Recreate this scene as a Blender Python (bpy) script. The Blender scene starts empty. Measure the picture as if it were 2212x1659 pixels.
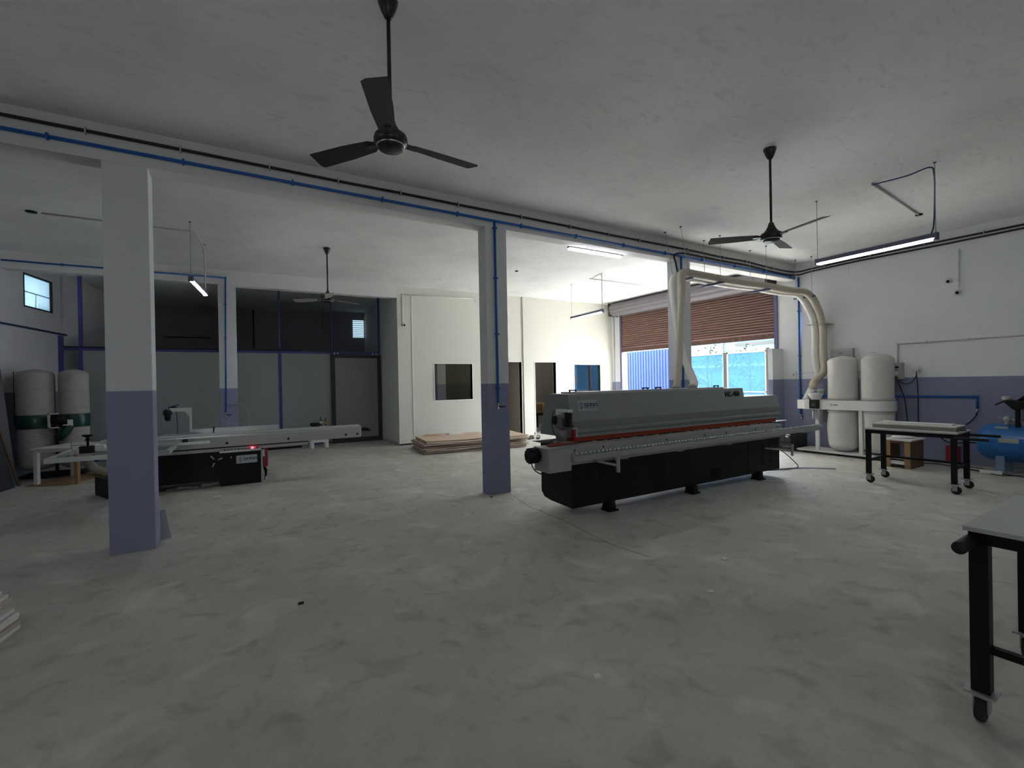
import bpy, math, random
from mathutils import Vector, Matrix
random.seed(7)
SC = bpy.context.scene
COL = SC.collection
PI = math.pi

# ------------------------------------------------------------------ camera
FPX, YAW, PITCH, ROLL, EYE = 1007.2873, .535969, -.00373417, -.0191572, 1.5
cy, sy = math.cos(YAW), math.sin(YAW)
cp, sp = math.cos(PITCH), math.sin(PITCH)
fwd = Vector((sy * cp, cy * cp, sp))
rgt = Vector((cy, -sy, 0))
upv = rgt.cross(fwd)
cr, sr = math.cos(ROLL), math.sin(ROLL)
cr_, cu_ = rgt * cr + upv * sr, upv * cr - rgt * sr
cam_d = bpy.data.cameras.new('camera')
cam_d.sensor_fit = 'HORIZONTAL'
cam_d.sensor_width = 36
cam_d.lens = FPX / 2212 * 36
cam_d.clip_start, cam_d.clip_end = .05, 200
cam = bpy.data.objects.new('camera', cam_d)
COL.objects.link(cam)
M = Matrix((cr_, cu_, -fwd)).transposed().to_4x4()
M.translation = Vector((0, 0, EYE))
cam.matrix_world = M
SC.camera = cam

# ------------------------------------------------------------------ view, sky, sun
SC.view_settings.view_transform = 'Standard'
SC.view_settings.look = 'None'
SC.view_settings.gamma = 1
SC.view_settings.use_curve_mapping = False
SC.view_settings.exposure = 1.82
W = bpy.data.worlds.new('sky')
SC.world = W
W.use_nodes = True
wn = W.node_tree.nodes
bg = wn['Background']
bg.inputs[0].default_value = (.95, .98, 1, 1)
bg.inputs[1].default_value = 6.0
sd = bpy.data.lights.new('sun', 'SUN')
sd.energy = 18.0
sd.angle = math.radians(3)
sd.color = (1, .96, .9)
so = bpy.data.objects.new('sun', sd)
COL.objects.link(so)
so.rotation_euler = Vector((.10, .14, 1)).to_track_quat('Z', 'Y').to_euler()


def portal(name, loc, rot, sx, sy_):
    d = bpy.data.lights.new(name, 'AREA')
    d.shape = 'RECTANGLE'
    d.size, d.size_y = sx, sy_
    d.cycles.is_portal = True
    o = bpy.data.objects.new(name, d)
    COL.objects.link(o)
    o.location = loc
    o.rotation_euler = rot


portal('shutter_daylight', (10.7, 8.4, 1.2), (0, PI / 2, 0), 2.4, 4.9)
portal('rear_fill_daylight', (-1.0, -4.25, 1.8), (PI / 2, 0, 0), .6, .8)  # fill daylight through the opening added behind the camera

# ------------------------------------------------------------------ materials
MATS = {}


def _lin(c):
    return tuple(c) + (1,)


def mat(name, col, rough=.6, metal=0., noise=None, bump=None, emit=None, col2=None, dado=None,
        stretch=None, detail=6, contrast=(.35, .65), spec=.5):
    """noise=(scale, amount) mottles col towards col2; bump=(scale, strength); dado=(height, colour below)."""
    if name in MATS:
        return MATS[name]
    m = bpy.data.materials.new(name)
    m.use_nodes = True
    nt = m.node_tree
    N, L = nt.nodes, nt.links
    b = N['Principled BSDF']
    b.inputs['Roughness'].default_value = rough
    b.inputs['Metallic'].default_value = metal
    b.inputs['Specular IOR Level'].default_value = spec
    b.inputs['Base Color'].default_value = _lin(col)
    geo = N.new('ShaderNodeNewGeometry')
    out = None
    if dado:
        sx = N.new('ShaderNodeSeparateXYZ')
        L.new(geo.outputs['Position'], sx.inputs[0])
        lt = N.new('ShaderNodeMath')
        lt.operation = 'LESS_THAN'
        L.new(sx.outputs['Z'], lt.inputs[0])
        lt.inputs[1].default_value = dado[0]
        mx = N.new('ShaderNodeMix')
        mx.data_type = 'RGBA'
        L.new(lt.outputs[0], mx.inputs[0])
        mx.inputs[6].default_value = _lin(col)
        mx.inputs[7].default_value = _lin(dado[1])
        out = mx.outputs[2]
    vec = geo.outputs['Position']
    if stretch:
        mp = N.new('ShaderNodeMapping')
        mp.inputs['Scale'].default_value = stretch
        L.new(vec, mp.inputs[0])
        vec = mp.outputs[0]
    if noise:
        n = N.new('ShaderNodeTexNoise')
        n.inputs['Scale'].default_value = noise[0]
        n.inputs['Detail'].default_value = detail
        n.inputs['Roughness'].default_value = .62
        L.new(vec, n.inputs[0])
        r = N.new('ShaderNodeMapRange')
        r.inputs[1].default_value, r.inputs[2].default_value = contrast
        r.inputs[3].default_value, r.inputs[4].default_value = 0, noise[1]
        L.new(n.outputs[0], r.inputs[0])
        mx = N.new('ShaderNodeMix')
        mx.data_type = 'RGBA'
        L.new(r.outputs[0], mx.inputs[0])
        if out:
            L.new(out, mx.inputs[6])
        else:
            mx.inputs[6].default_value = _lin(col)
        if col2:
            mx.inputs[7].default_value = _lin(col2)
        else:
            mx.blend_type = 'MULTIPLY'
            mx.inputs[7].default_value = (.45, .45, .45, 1)
        out = mx.outputs[2]
    if out:
        L.new(out, b.inputs['Base Color'])
    if bump:
        n = N.new('ShaderNodeTexNoise')
        n.inputs['Scale'].default_value = bump[0]
        n.inputs['Detail'].default_value = 5
        L.new(vec, n.inputs[0])
        bp = N.new('ShaderNodeBump')
        bp.inputs['Strength'].default_value = bump[1]
        bp.inputs['Distance'].default_value = .02
        L.new(n.outputs[0], bp.inputs['Height'])
        L.new(bp.outputs[0], b.inputs['Normal'])
    if emit:
        b.inputs['Emission Color'].default_value = _lin(emit[0])
        b.inputs['Emission Strength'].default_value = emit[1]
    MATS[name] = m
    return m


DADO = (.27, .29, .42)
m_pillar = mat('pillar_paint', (.72, .73, .74), .75, noise=(3, .10), bump=(6, .25), dado=(1.487, DADO))
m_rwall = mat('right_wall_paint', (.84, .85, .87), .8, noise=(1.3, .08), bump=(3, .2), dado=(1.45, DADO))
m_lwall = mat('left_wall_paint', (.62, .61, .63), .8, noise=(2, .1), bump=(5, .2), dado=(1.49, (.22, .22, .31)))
m_plain = mat('white_plaster', (.74, .74, .73), .8, noise=(2, .08), bump=(4, .2))
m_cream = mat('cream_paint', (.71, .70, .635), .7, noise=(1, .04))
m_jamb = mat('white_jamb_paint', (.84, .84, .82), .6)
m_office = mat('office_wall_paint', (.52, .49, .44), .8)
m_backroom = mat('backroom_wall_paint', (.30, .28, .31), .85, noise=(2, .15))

# ceiling: lime washed plaster with soft grey patches and trowel scratches
m_ceil = mat('ceiling_plaster', (.83, .84, .84), .9, noise=(.8, .30), bump=(5, .35), detail=9, contrast=(.45, .75))
nt = m_ceil.node_tree
N, L = nt.nodes, nt.links
n2 = N.new('ShaderNodeTexNoise'); n2.inputs['Scale'].default_value = 5.5; n2.inputs['Detail'].default_value = 10
n2.inputs['Distortion'].default_value = 1.2
g2 = N.new('ShaderNodeNewGeometry')
mp2 = N.new('ShaderNodeMapping'); mp2.inputs['Scale'].default_value = (1, 2.2, 1)
L.new(g2.outputs['Position'], mp2.inputs[0]); L.new(mp2.outputs[0], n2.inputs[0])
r2 = N.new('ShaderNodeMapRange'); r2.inputs[1].default_value = .56; r2.inputs[2].default_value = .76; r2.inputs[4].default_value = .30
L.new(n2.outputs[0], r2.inputs[0])
mx2 = N.new('ShaderNodeMix'); mx2.data_type = 'RGBA'
b = N['Principled BSDF']
src = b.inputs['Base Color'].links[0].from_socket
L.new(r2.outputs[0], mx2.inputs[0]); L.new(src, mx2.inputs[6]); mx2.inputs[7].default_value = (.40, .40, .40, 1)
L.new(mx2.outputs[2], b.inputs['Base Color'])

# floor: worn trowelled concrete
m_floor = mat('concrete_floor', (.55, .535, .485), .58, noise=(.8, .55), bump=(9, .3), detail=10,
              col2=(.32, .31, .265), contrast=(.38, .70), spec=.5)
nt = m_floor.node_tree
N, L = nt.nodes, nt.links
g2 = N.new('ShaderNodeNewGeometry')
for sc_, lo, hi, amt, c2 in ((5.0, .53, .70, .50, (.25, .24, .20)), (38, .5, .75, .22, (.30, .29, .27)), (2.3, .55, .70, .60, (.70, .68, .63))):
    n2 = N.new('ShaderNodeTexNoise'); n2.inputs['Scale'].default_value = sc_; n2.inputs['Detail'].default_value = 10
    n2.inputs['Distortion'].default_value = .8
    L.new(g2.outputs['Position'], n2.inputs[0])
    r2 = N.new('ShaderNodeMapRange'); r2.inputs[1].default_value = lo; r2.inputs[2].default_value = hi; r2.inputs[4].default_value = amt
    L.new(n2.outputs[0], r2.inputs[0])
    mx2 = N.new('ShaderNodeMix'); mx2.data_type = 'RGBA'
    b = N['Principled BSDF']
    src = b.inputs['Base Color'].links[0].from_socket
    L.new(r2.outputs[0], mx2.inputs[0]); L.new(src, mx2.inputs[6]); mx2.inputs[7].default_value = c2 + (1,)
    L.new(mx2.outputs[2], b.inputs['Base Color'])

m_black = mat('black_powder_coat', (.004, .004, .005), .5, spec=.3)
m_mblack = mat('matt_black_steel', (.010, .010, .011), .6, spec=.3)
m_hood = mat('machine_grey_paint', (.26, .275, .27), .42)
m_hoodl = mat('machine_light_grey', (.36, .37, .36), .4)
m_orange = mat('orange_paint', (.30, .035, .008), .5)
m_red = mat('red_paint', (.28, .01, .02), .45)
m_alu = mat('brushed_aluminium', (.60, .62, .62), .35, .6)
m_alud = mat('dull_aluminium', (.42, .43, .42), .45, .4)
m_chrome = mat('chrome', (.7, .7, .7), .2, 1.)
m_white = mat('white_paint', (.78, .78, .76), .5)
m_cloth = mat('filter_bag_cloth', (.72, .70, .66), .95, noise=(9, .12), bump=(14, .5))
m_cloth2 = mat('old_filter_bag_cloth', (.40, .39, .36), .95, noise=(7, .2), bump=(12, .6), stretch=(1, 1, 3))
m_green = mat('dark_green_enamel', (.006, .05, .035), .25)
m_hose = mat('beige_flexible_hose', (.56, .50, .41), .55)
m_hosew = mat('pale_flexible_hose', (.78, .77, .72), .5)
m_bpipe = mat('blue_air_pipe', (.010, .11, .42), .4)
m_dpipe = mat('navy_air_pipe', (.012, .045, .18), .45)
m_cable = mat('black_cable', (.008, .008, .009), .5)
m_purple = mat('grey_violet_steel', (.12, .115, .22), .5)
m_frame = mat('partition_blue_steel', (.05, .055, .24), .5)
m_panel = mat('partition_grey_panel', (.33, .36, .36), .55, noise=(.7, .08))
m_panel2 = mat('sliding_door_grey_panel', (.27, .27, .27), .6)
m_dframe = mat('charcoal_steel_frame', (.03, .03, .03), .5)
m_brown = mat('dark_brown_fan_enamel', (.022, .014, .014), .35)
m_blade = mat('brown_fan_blade', (.05, .045, .045), .75)
m_bladew = mat('pale_fan_blade', (.34, .33, .32), .5)
m_shut = mat('rust_brown_shutter', (.27, .155, .13), .55, noise=(4, .2))
m_roll = mat('violet_grey_roller_box', (.20, .18, .205), .5)
m_ply = mat('plywood', (.62, .48, .37), .75, noise=(3, .35), stretch=(1, 8, 1), col2=(.50, .34, .24))
m_plyg = mat('plywood_edge', (.62, .51, .42), .85, noise=(12, .5), stretch=(.3, .3, 3), col2=(.36, .26, .19))
m_plyw = mat('pale_laminate', (.72, .71, .68), .5)
m_wood = mat('brown_chipboard', (.36, .22, .10), .7, noise=(20, .2))
m_wood2 = mat('old_timber', (.18, .10, .055), .8, noise=(8, .4), stretch=(1, 1, 4))
m_tank = mat('blue_tank_enamel', (.02, .14, .42), .28)
m_tankd = mat('pale_blue_leg', (.20, .28, .42), .45)
m_plate = mat('data_plate', (.42, .44, .38), .35, .3)
m_navy = mat('navy_lettering', (.01, .012, .08), .5)
m_dgreen = mat('dark_green_lettering', (.02, .07, .06), .5)
m_ink = mat('black_lettering', (.006, .006, .006), .5)
m_sign = mat('sign_grey', (.38, .40, .42), .5)
m_rubber = mat('black_rubber', (.015, .015, .015), .7)
m_castor = mat('grey_castor', (.45, .45, .45), .4, .5)
m_table = mat('grey_board_top', (.50, .51, .51), .6, noise=(3, .1))
m_crate = mat('black_crate_plastic', (.022, .022, .024), .5)
m_board = mat('dark_board', (.035, .035, .045), .7, noise=(4, .4), col2=(.09, .09, .08))
m_box = mat('distribution_box_grey', (.50, .50, .47), .45)
m_tubebody = mat('lamp_housing', (.16, .16, .25), .45)
m_glow = mat('tube_glow', (.9, .95, 1), .5, emit=((.92, .96, 1), 13.0))
m_redglow = mat('red_indicator_glow', (.8, .02, .03), .4, emit=((1, .05, .08), 2.5))
m_amber = mat('brown_bottle_plastic', (.16, .09, .06), .3)
m_bsheet = mat('blue_corrugated_sheet', (.004, .028, .15), .6)
m_ground = mat('outdoor_ground', (.46, .445, .41), .9, noise=(1, .3))
m_bldA = mat('cyan_building_paint', (.085, .15, .17), .8, noise=(1.2, .2))
m_bldB = mat('pale_blue_building_paint', (.065, .11, .165), .8, noise=(1.2, .2))
m_bldW = mat('white_building_paint', (.30, .31, .32), .8)
m_leaf = mat('leaf_green', (.02, .035, .016), .9, spec=.1)
m_bark = mat('bark', (.035, .035, .03), .9)
m_tape = mat('yellow_label', (.5, .33, .05), .5)


def glass_mat(name, tint, refl=.25, rough=.02):
    m = bpy.data.materials.new(name)
    m.use_nodes = True
    nt = m.node_tree
    N, L = nt.nodes, nt.links
    N.remove(N['Principled BSDF'])
    t = N.new('ShaderNodeBsdfTransparent'); t.inputs[0].default_value = _lin(tint)
    g = N.new('ShaderNodeBsdfGlossy'); g.inputs['Roughness'].default_value = rough
    f = N.new('ShaderNodeFresnel'); f.inputs[0].default_value = 1.6
    a = N.new('ShaderNodeMath'); a.operation = 'ADD'; a.inputs[1].default_value = refl; a.use_clamp = True
    x = N.new('ShaderNodeMixShader')
    L.new(f.outputs[0], a.inputs[0]); L.new(a.outputs[0], x.inputs[0])
    L.new(t.outputs[0], x.inputs[1]); L.new(g.outputs[0], x.inputs[2])
    L.new(x.outputs[0], N['Material Output'].inputs[0])
    return m


def frosted(name, tint, trans=.5):
    m = bpy.data.materials.new(name)
    m.use_nodes = True
    nt = m.node_tree
    N, L = nt.nodes, nt.links
    N.remove(N['Principled BSDF'])
    t = N.new('ShaderNodeBsdfTranslucent'); t.inputs[0].default_value = _lin(tint)
    d = N.new('ShaderNodeBsdfTransparent'); d.inputs[0].default_value = _lin(tint)
    x = N.new('ShaderNodeMixShader'); x.inputs[0].default_value = trans
    L.new(t.outputs[0], x.inputs[1]); L.new(d.outputs[0], x.inputs[2])
    L.new(x.outputs[0], N['Material Output'].inputs[0])
    return m


m_glass = glass_mat('office_glass', (.70, .70, .62), .05)
m_frost = frosted('frosted_window_glass', (.24, .30, .335), .5)
m_mesh = frosted('blue_gate_sheet', (.28, .44, .60), .85)

# ------------------------------------------------------------------ mesh builder


class MB:
    def __init__(s):
        s.v, s.f, s.sm = [], [], []

    def add(s, vs, fs, smooth=False):
        n = len(s.v)
        s.v += [Vector(p) for p in vs]
        s.f += [tuple(i + n for i in f) for f in fs]
        s.sm += [smooth] * len(fs)
        return s

    def box(s, a, b, rz=0, piv=None):
        x0, y0, z0 = a
        x1, y1, z1 = b
        vs = [(x, y, z) for z in (z0, z1) for x, y in ((x0, y0), (x1, y0), (x1, y1), (x0, y1))]
        if rz:
            p = piv or ((x0 + x1) / 2, (y0 + y1) / 2)
            c, q = math.cos(rz), math.sin(rz)
            vs = [(p[0] + (x - p[0]) * c - (y - p[1]) * q, p[1] + (x - p[0]) * q + (y - p[1]) * c, z) for x, y, z in vs]
        return s.add(vs, [(3, 2, 1, 0), (4, 5, 6, 7), (0, 1, 5, 4), (1, 2, 6, 5), (2, 3, 7, 6), (3, 0, 4, 7)])

    def prism(s, poly, axis, a, b):
        """extrude a closed 2D polygon; axis 'x' -> poly is (y,z), 'y' -> (x,z), 'z' -> (x,y)."""
        n = len(poly)

        def P(t, k):
            return {'x': (k, t[0], t[1]), 'y': (t[0], k, t[1]), 'z': (t[0], t[1], k)}[axis]
        vs = [P(t, a) for t in poly] + [P(t, b) for t in poly]
        fs = [tuple(range(n)), tuple(range(2 * n - 1, n - 1, -1))]
        fs += [(i, n + i, n + (i + 1) % n, (i + 1) % n) for i in range(n)]
        return s.add(vs, fs)

    def tube(s, pts, r, n=10, cap=True, radii=None, smooth=True, flat=1.0):
        pts = [Vector(p) for p in pts]
        k = len(pts)
        tans = []
        for i in range(k):
            a = pts[max(i - 1, 0)]
            c = pts[min(i + 1, k - 1)]
            tans.append((c - a).normalized())
        t0 = tans[0]
        ref = Vector((0, 0, 1)) if abs(t0.z) < .9 else Vector((1, 0, 0))
        u = t0.cross(ref).normalized()
        vs, fs = [], []
        for i in range(k):
            t = tans[i]
            u = (u - t * u.dot(t)).normalized()
            w = t.cross(u)
            rr = radii[i] if radii else r
            for j in range(n):
                a = 2 * PI * j / n
                vs.append(pts[i] + (u * math.cos(a) + w * math.sin(a) * flat) * rr)
        for i in range(k - 1):
            for j in range(n):
                fs.append((i * n + j, i * n + (j + 1) % n, (i + 1) * n + (j + 1) % n, (i + 1) * n + j))
        if cap:
            fs.append(tuple(range(n - 1, -1, -1)))
            fs.append(tuple((k - 1) * n + j for j in range(n)))
        return s.add(vs, fs, smooth)

    def cyl(s, a, b, r, n=20, r2=None):
        return s.tube([a, b], r, n, radii=[r, r if r2 is None else r2])

    def lathe(s, prof, c, n=28, axis='z'):
        """prof: list of (radius, height); c: centre."""
        vs, fs = [], []
        for r, h in prof:
            for j in range(n):
                a = 2 * PI * j / n
                p = (r * math.cos(a), r * math.sin(a), h)
                if axis == 'x':
                    p = (p[2], p[0], p[1])
                elif axis == 'y':
                    p = (p[1], p[2], p[0])
                vs.append((c[0] + p[0], c[1] + p[1], c[2] + p[2]))
        k = len(prof)
        for i in range(k - 1):
            for j in range(n):
                fs.append((i * n + j, i * n + (j + 1) % n, (i + 1) * n + (j + 1) % n, (i + 1) * n + j))
        fs.append(tuple(range(n - 1, -1, -1)))
        fs.append(tuple((k - 1) * n + j for j in range(n)))
        return s.add(vs, fs, True)

    def ribbon(s, pts, w, org, u, v, th=.0012, closed=False):
        """flat stroke in the plane org + a*u + b*v, raised th along u x v."""
        org, u, v = Vector(org), Vector(u), Vector(v)
        nrm = u.cross(v).normalized()
        P = [Vector((p[0], p[1])) for p in pts]
        segs = list(zip(P, P[1:] + ([P[0]] if closed else [])))
        if not closed:
            segs = segs[:len(P) - 1]
        for a, c in segs:
            d = (c - a)
            if d.length < 1e-9:
                continue
            d.normalize()
            q = Vector((-d.y, d.x)) * w / 2
            e = d * w / 2 * .98
            cs = [a - e - q, c + e - q, c + e + q, a - e + q]
            base = [org + u * k.x + v * k.y for k in cs]
            vs = base + [k + nrm * th for k in base]
            s.add(vs, [(4, 5, 6, 7), (0, 1, 5, 4), (1, 2, 6, 5), (2, 3, 7, 6), (3, 0, 4, 7)])
        return s

    def rot(s, rz, piv=(0, 0)):
        c, q = math.cos(rz), math.sin(rz)
        for p in s.v:
            x, y = p.x - piv[0], p.y - piv[1]
            p.x, p.y = piv[0] + x * c - y * q, piv[1] + x * q + y * c
        return s

    def shift(s, d):
        d = Vector(d)
        s.v = [p + d for p in s.v]
        return s

    def mesh(s, name, m):
        me = bpy.data.meshes.new(name)
        me.from_pydata([tuple(p) for p in s.v], [], s.f)
        me.polygons.foreach_set('use_smooth', s.sm)
        me.materials.append(m)
        me.update()
        return me


def bevel(o, w, seg=2):
    b = o.modifiers.new('bevel', 'BEVEL')
    b.width = w
    b.segments = seg
    b.limit_method = 'ANGLE'
    b.angle_limit = math.radians(40)
    return o


def obj(name, mb, m, parent=None, w=False, bev=0):
    """one mesh object; w=True: mb is in world coordinates and the parent is unrotated."""
    if parent is not None and w:
        q = parent
        off = Vector((0, 0, 0))
        while q is not None:
            off -= Vector(q.location)
            q = q.parent
        mb.shift(off)
    o = bpy.data.objects.new(name, mb.mesh(name, m))
    COL.objects.link(o)
    if parent is not None:
        o.parent = parent
    if bev:
        bevel(o, bev)
    return o


def tag(o, label, cat, group=None):
    o['label'] = label
    o['category'] = cat
    if group:
        o['group'] = group
    return o


def thing(name, label, cat, loc=(0, 0, 0), rz=0, group=None):
    o = bpy.data.objects.new(name, None)
    o.empty_display_size = .1
    COL.objects.link(o)
    o.location = loc
    o.rotation_euler = (0, 0, rz)
    return tag(o, label, cat, group)


def solo(name, mb, m, label, cat, group=None, bev=0):
    """a thing that is one mesh, given in world coordinates; origin put at its base centre."""
    xs = [p.x for p in mb.v]; ys = [p.y for p in mb.v]; zs = [p.z for p in mb.v]
    c = Vector(((min(xs) + max(xs)) / 2, (min(ys) + max(ys)) / 2, min(zs)))
    mb.shift(-c)
    o = bpy.data.objects.new(name, mb.mesh(name, m))
    COL.objects.link(o)
    o.location = c
    if bev:
        bevel(o, bev)
    return tag(o, label, cat, group)


def struct(name, mb, m, label=None, parent=None, bev=0):
    o = obj(name, mb, m, parent, bev=bev)
    if parent is None:
        o['kind'] = 'structure'
        if label:
            o['label'] = label
    return o


def dup(root, loc=None, label=None, rz=None, group=None):
    r = root.copy()
    COL.objects.link(r)
    if loc is not None:
        r.location = loc
    if rz is not None:
        r.rotation_euler = (0, 0, rz)
    if label:
        r['label'] = label
    if group:
        r['group'] = group
    for ch in list(root.children):
        c = ch.copy()
        COL.objects.link(c)
        c.parent = r
        for g in list(ch.children):
            d = g.copy()
            COL.objects.link(d)
            d.parent = c
    return r


def arc(c, r, a0, a1, n=8):
    return [(c[0] + r * math.cos(a0 + (a1 - a0) * i / n), c[1] + r * math.sin(a0 + (a1 - a0) * i / n)) for i in range(n + 1)]


def smoothpath(pts, k=8):
    """Catmull-Rom through the points."""
    P = [Vector(p) for p in pts]
    P = [P[0] * 2 - P[1]] + P + [P[-1] * 2 - P[-2]]
    out = []
    for i in range(1, len(P) - 2):
        for j in range(k):
            t = j / k
            a, b_, c, d = P[i - 1], P[i], P[i + 1], P[i + 2]
            out.append(.5 * ((2 * b_) + (c - a) * t + (2 * a - 5 * b_ + 4 * c - d) * t * t + (3 * b_ - a - 3 * c + d) * t ** 3))
    out.append(P[-2])
    return out


def flex(pts, r, pitch=.022, amp=.06, n=14, r0=None, grow=(.2, .25)):
    """corrugated hose along a smooth path."""
    sp_ = smoothpath(pts, 10)
    L_ = [0]
    for a, c in zip(sp_, sp_[1:]):
        L_.append(L_[-1] + (c - a).length)
    tot = L_[-1]
    k = int(tot / pitch) * 2
    res, rad = [], []
    i = 0
    for j in range(k + 1):
        d = tot * j / k
        while i < len(L_) - 2 and L_[i + 1] < d:
            i += 1
        t = (d - L_[i]) / max(L_[i + 1] - L_[i], 1e-9)
        res.append(sp_[i].lerp(sp_[i + 1], t))
        rb = r
        if r0:
            q = min(1, max(0, (j / k - grow[0]) / (grow[1] - grow[0])))
            rb = r0 + (r - r0) * q
        rad.append(rb * (1 + amp * (1 if j % 2 else -1)))
    return MB().tube(res, r, n, radii=rad)


def walled(a0, a1, z0, z1, holes):
    """cells of a wall [a0,a1]x[z0,z1] left after cutting rectangular holes (a,b,zlo,zhi)."""
    xs = sorted({a0, a1} | {h[0] for h in holes} | {h[1] for h in holes})
    cells = []
    for x0, x1 in zip(xs, xs[1:]):
        cut = sorted([(h[2], h[3]) for h in holes if h[0] <= x0 + 1e-6 and h[1] >= x1 - 1e-6])
        z = z0
        for lo, hi in cut:
            if lo > z + 1e-6:
                cells.append((x0, x1, z, lo))
            z = hi
        if z < z1 - 1e-6:
            cells.append((x0, x1, z, z1))
    return cells


# ================================================================== THE ROOM
ZC, ZB = 3.91, 3.58
struct('floor', MB().box((-7.5, -4.4, -.15), (10.62, 17.2, 0)), m_floor, 'bare dusty grey concrete floor of the workshop')
struct('ceiling', MB().box((-7.5, -4.4, ZC), (10.75, 17.2, 4.1)), m_ceil, 'blotchy white plastered ceiling')

mb = MB()
for y0, y1, z0, z1 in walled(-4.4, 17.2, 0, ZC, [(5.93, 10.83, 0, 3.5)]):
    mb.box((10.4, y0, z0), (10.62, y1, z1))
struct('wall_right', mb, m_rwall, 'white right wall with a grey blue painted lower band')

# left wall runs askew
LA = -math.atan2(.184, .983)


def left_frame(mb):
    """mb built with x = outwards(-) offset, y = distance along wall from the point (-3.07, 12.87)."""
    mb.rot(LA)
    return mb.shift((-3.07, 12.87, 0))


mb = MB()
for y0, y1, z0, z1 in walled(-18, 4.3, 0, ZC, [(-1.07, -.21, 3.07, 3.65)]):
    mb.box((-.22, y0, z0), (0, y1, z1))
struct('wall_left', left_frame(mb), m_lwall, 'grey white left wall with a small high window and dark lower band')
# pilaster on the left wall where the partition meets it
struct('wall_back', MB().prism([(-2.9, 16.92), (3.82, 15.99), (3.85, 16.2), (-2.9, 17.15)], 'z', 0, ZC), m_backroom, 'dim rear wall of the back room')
mb = MB()
for x0, x1, z0, z1 in walled(-7.4, 10.4, 0, ZC, [(-1.3, -.7, 1.4, 2.2)]):  # unseen opening added in this wall to let fill daylight in
    mb.box((x0, -4.4, z0), (x1, -4.2, z1))
struct('wall_front', mb, m_plain)

# cream office front
holes = [(4.364, 5.426, 1.074, 2.006), (6.25, 6.971, 0, 2.065), (7.425, 8.164, 0, 2.06), (8.854, 9.885, 1.0, 1.995)]
mb = MB()
for x0, x1, z0, z1 in walled(3.43, 10.4, 0, ZC, holes):
    mb.box((x0, 11.2, z0), (x1, 11.32, z1))
struct('wall_office', mb, m_cream, 'cream office wall with two doorways and two windows')
struct('wall_recess', MB().prism([(3.431, 11.21), (3.445, 12.87), (3.78, 16.1), (3.95, 16.1), (3.62, 12.87), (3.6, 11.33), (3.44, 11.31)], 'z', 0, ZC - .001), m_plain,
       'white side wall of the recess beside the partition')
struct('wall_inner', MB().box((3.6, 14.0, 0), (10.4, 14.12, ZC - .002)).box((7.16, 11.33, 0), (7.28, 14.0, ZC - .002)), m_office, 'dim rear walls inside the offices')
# thin white reveals around the office openings
k = 1
for x0, x1, z0, z1 in holes:
    mb = MB()
    w_ = .022
    mb.box((x0 - w_, 11.185, z0 - (w_ if z0 > 0 else 0)), (x0, 11.33, z1 + w_)).box((x1, 11.185, z0 - (w_ if z0 > 0 else 0)), (x1 + w_, 11.33, z1 + w_))
    mb.box((x0, 11.185, z1), (x1, 11.33, z1 + w_))
    if z0 > 0:
        mb.box((x0, 11.185, z0 - w_), (x1, 11.33, z0))
        o = struct('window_%d' % (k + 2), mb, m_jamb, 'tinted office window nearest the plywood pile' if k == 1 else 'tinted office window nearest the shutter')
        obj('glass', MB().box((x0, 11.24, z0), (x1, 11.248, z1)), m_glass, o)
        if k == 2:
            obj('latch', MB().box((x0 + .02, 11.225, 1.42), (x0 + .12, 11.245, 1.66)), m_mblack, o)
        k += 1
    else:
        struct('door_1' if x0 < 7 else 'door_2', mb, m_jamb, 'doorway of the left office' if x0 < 7 else 'doorway of the right office')
# door leaf standing ajar in the left doorway
mb = MB().box((0, 0, .04), (.66, .035, 2.03)).rot(math.radians(58), (0, 0)).shift((6.30, 11.36, 0))
solo('door_leaf', mb, m_office, 'dull brown door leaf standing open inside the left office doorway', 'door')
# raised strip (boxed column) between the doorways
struct('trim_1', MB().box((7.022, 11.15, 0), (7.335, 11.2, ZC)), m_cream, 'shallow cream pilaster between the two doorways')
struct('trim_2', MB().box((3.785, 11.185, .05), (3.81, 11.2, 3.68)), m_jamb, 'thin vertical white strip on the cream wall')
mb = MB()
for x0, x1 in ((3.43, 6.22), (7.0, 7.4), (8.19, 10.4)):
    mb.box((x0, 11.192, .0), (x1, 11.2, .045))
struct('baseboard_back', mb, m_dframe)
struct('baseboard_recess', MB().box((3.418, 11.25, 0), (3.43, 12.6, .07)), m_office)

# beams and pillars
struct('trim_3', MB().box((-7.4, 5.5, ZB), (10.4, 5.714, ZC)), m_plain, 'long white ceiling beam carrying the blue and black pipes')
struct('trim_4', MB().box((-6.5, 11.2, 3.61), (3.435, 11.42, ZC)), m_plain, 'second ceiling beam over the rear opening')
for nm, x0, x1, y0, y1, zt, lb in (
        ('pillar', -1.004, -.668, 5.5, 5.76, ZB, 'large square pillar nearest the camera, white above and blue grey below'),
        ('pillar', 2.895, 3.218, 5.5, 5.714, ZB, 'middle pillar beside the plywood pile, with a blue pipe down its face'),
        ('pillar', 6.649, 6.993, 5.5, 5.714, ZB, 'farthest front pillar, standing behind the edge banding machine and hoses'),
        ('pillar', -.268, .048, 11.2, 11.42, 3.61, 'rear pillar behind the sliding table saw, with a blue pipe')):
    o = struct(nm, MB().box((x0, y0, 0), (x1, y1, zt)), m_pillar, lb, bev=.004)

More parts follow.
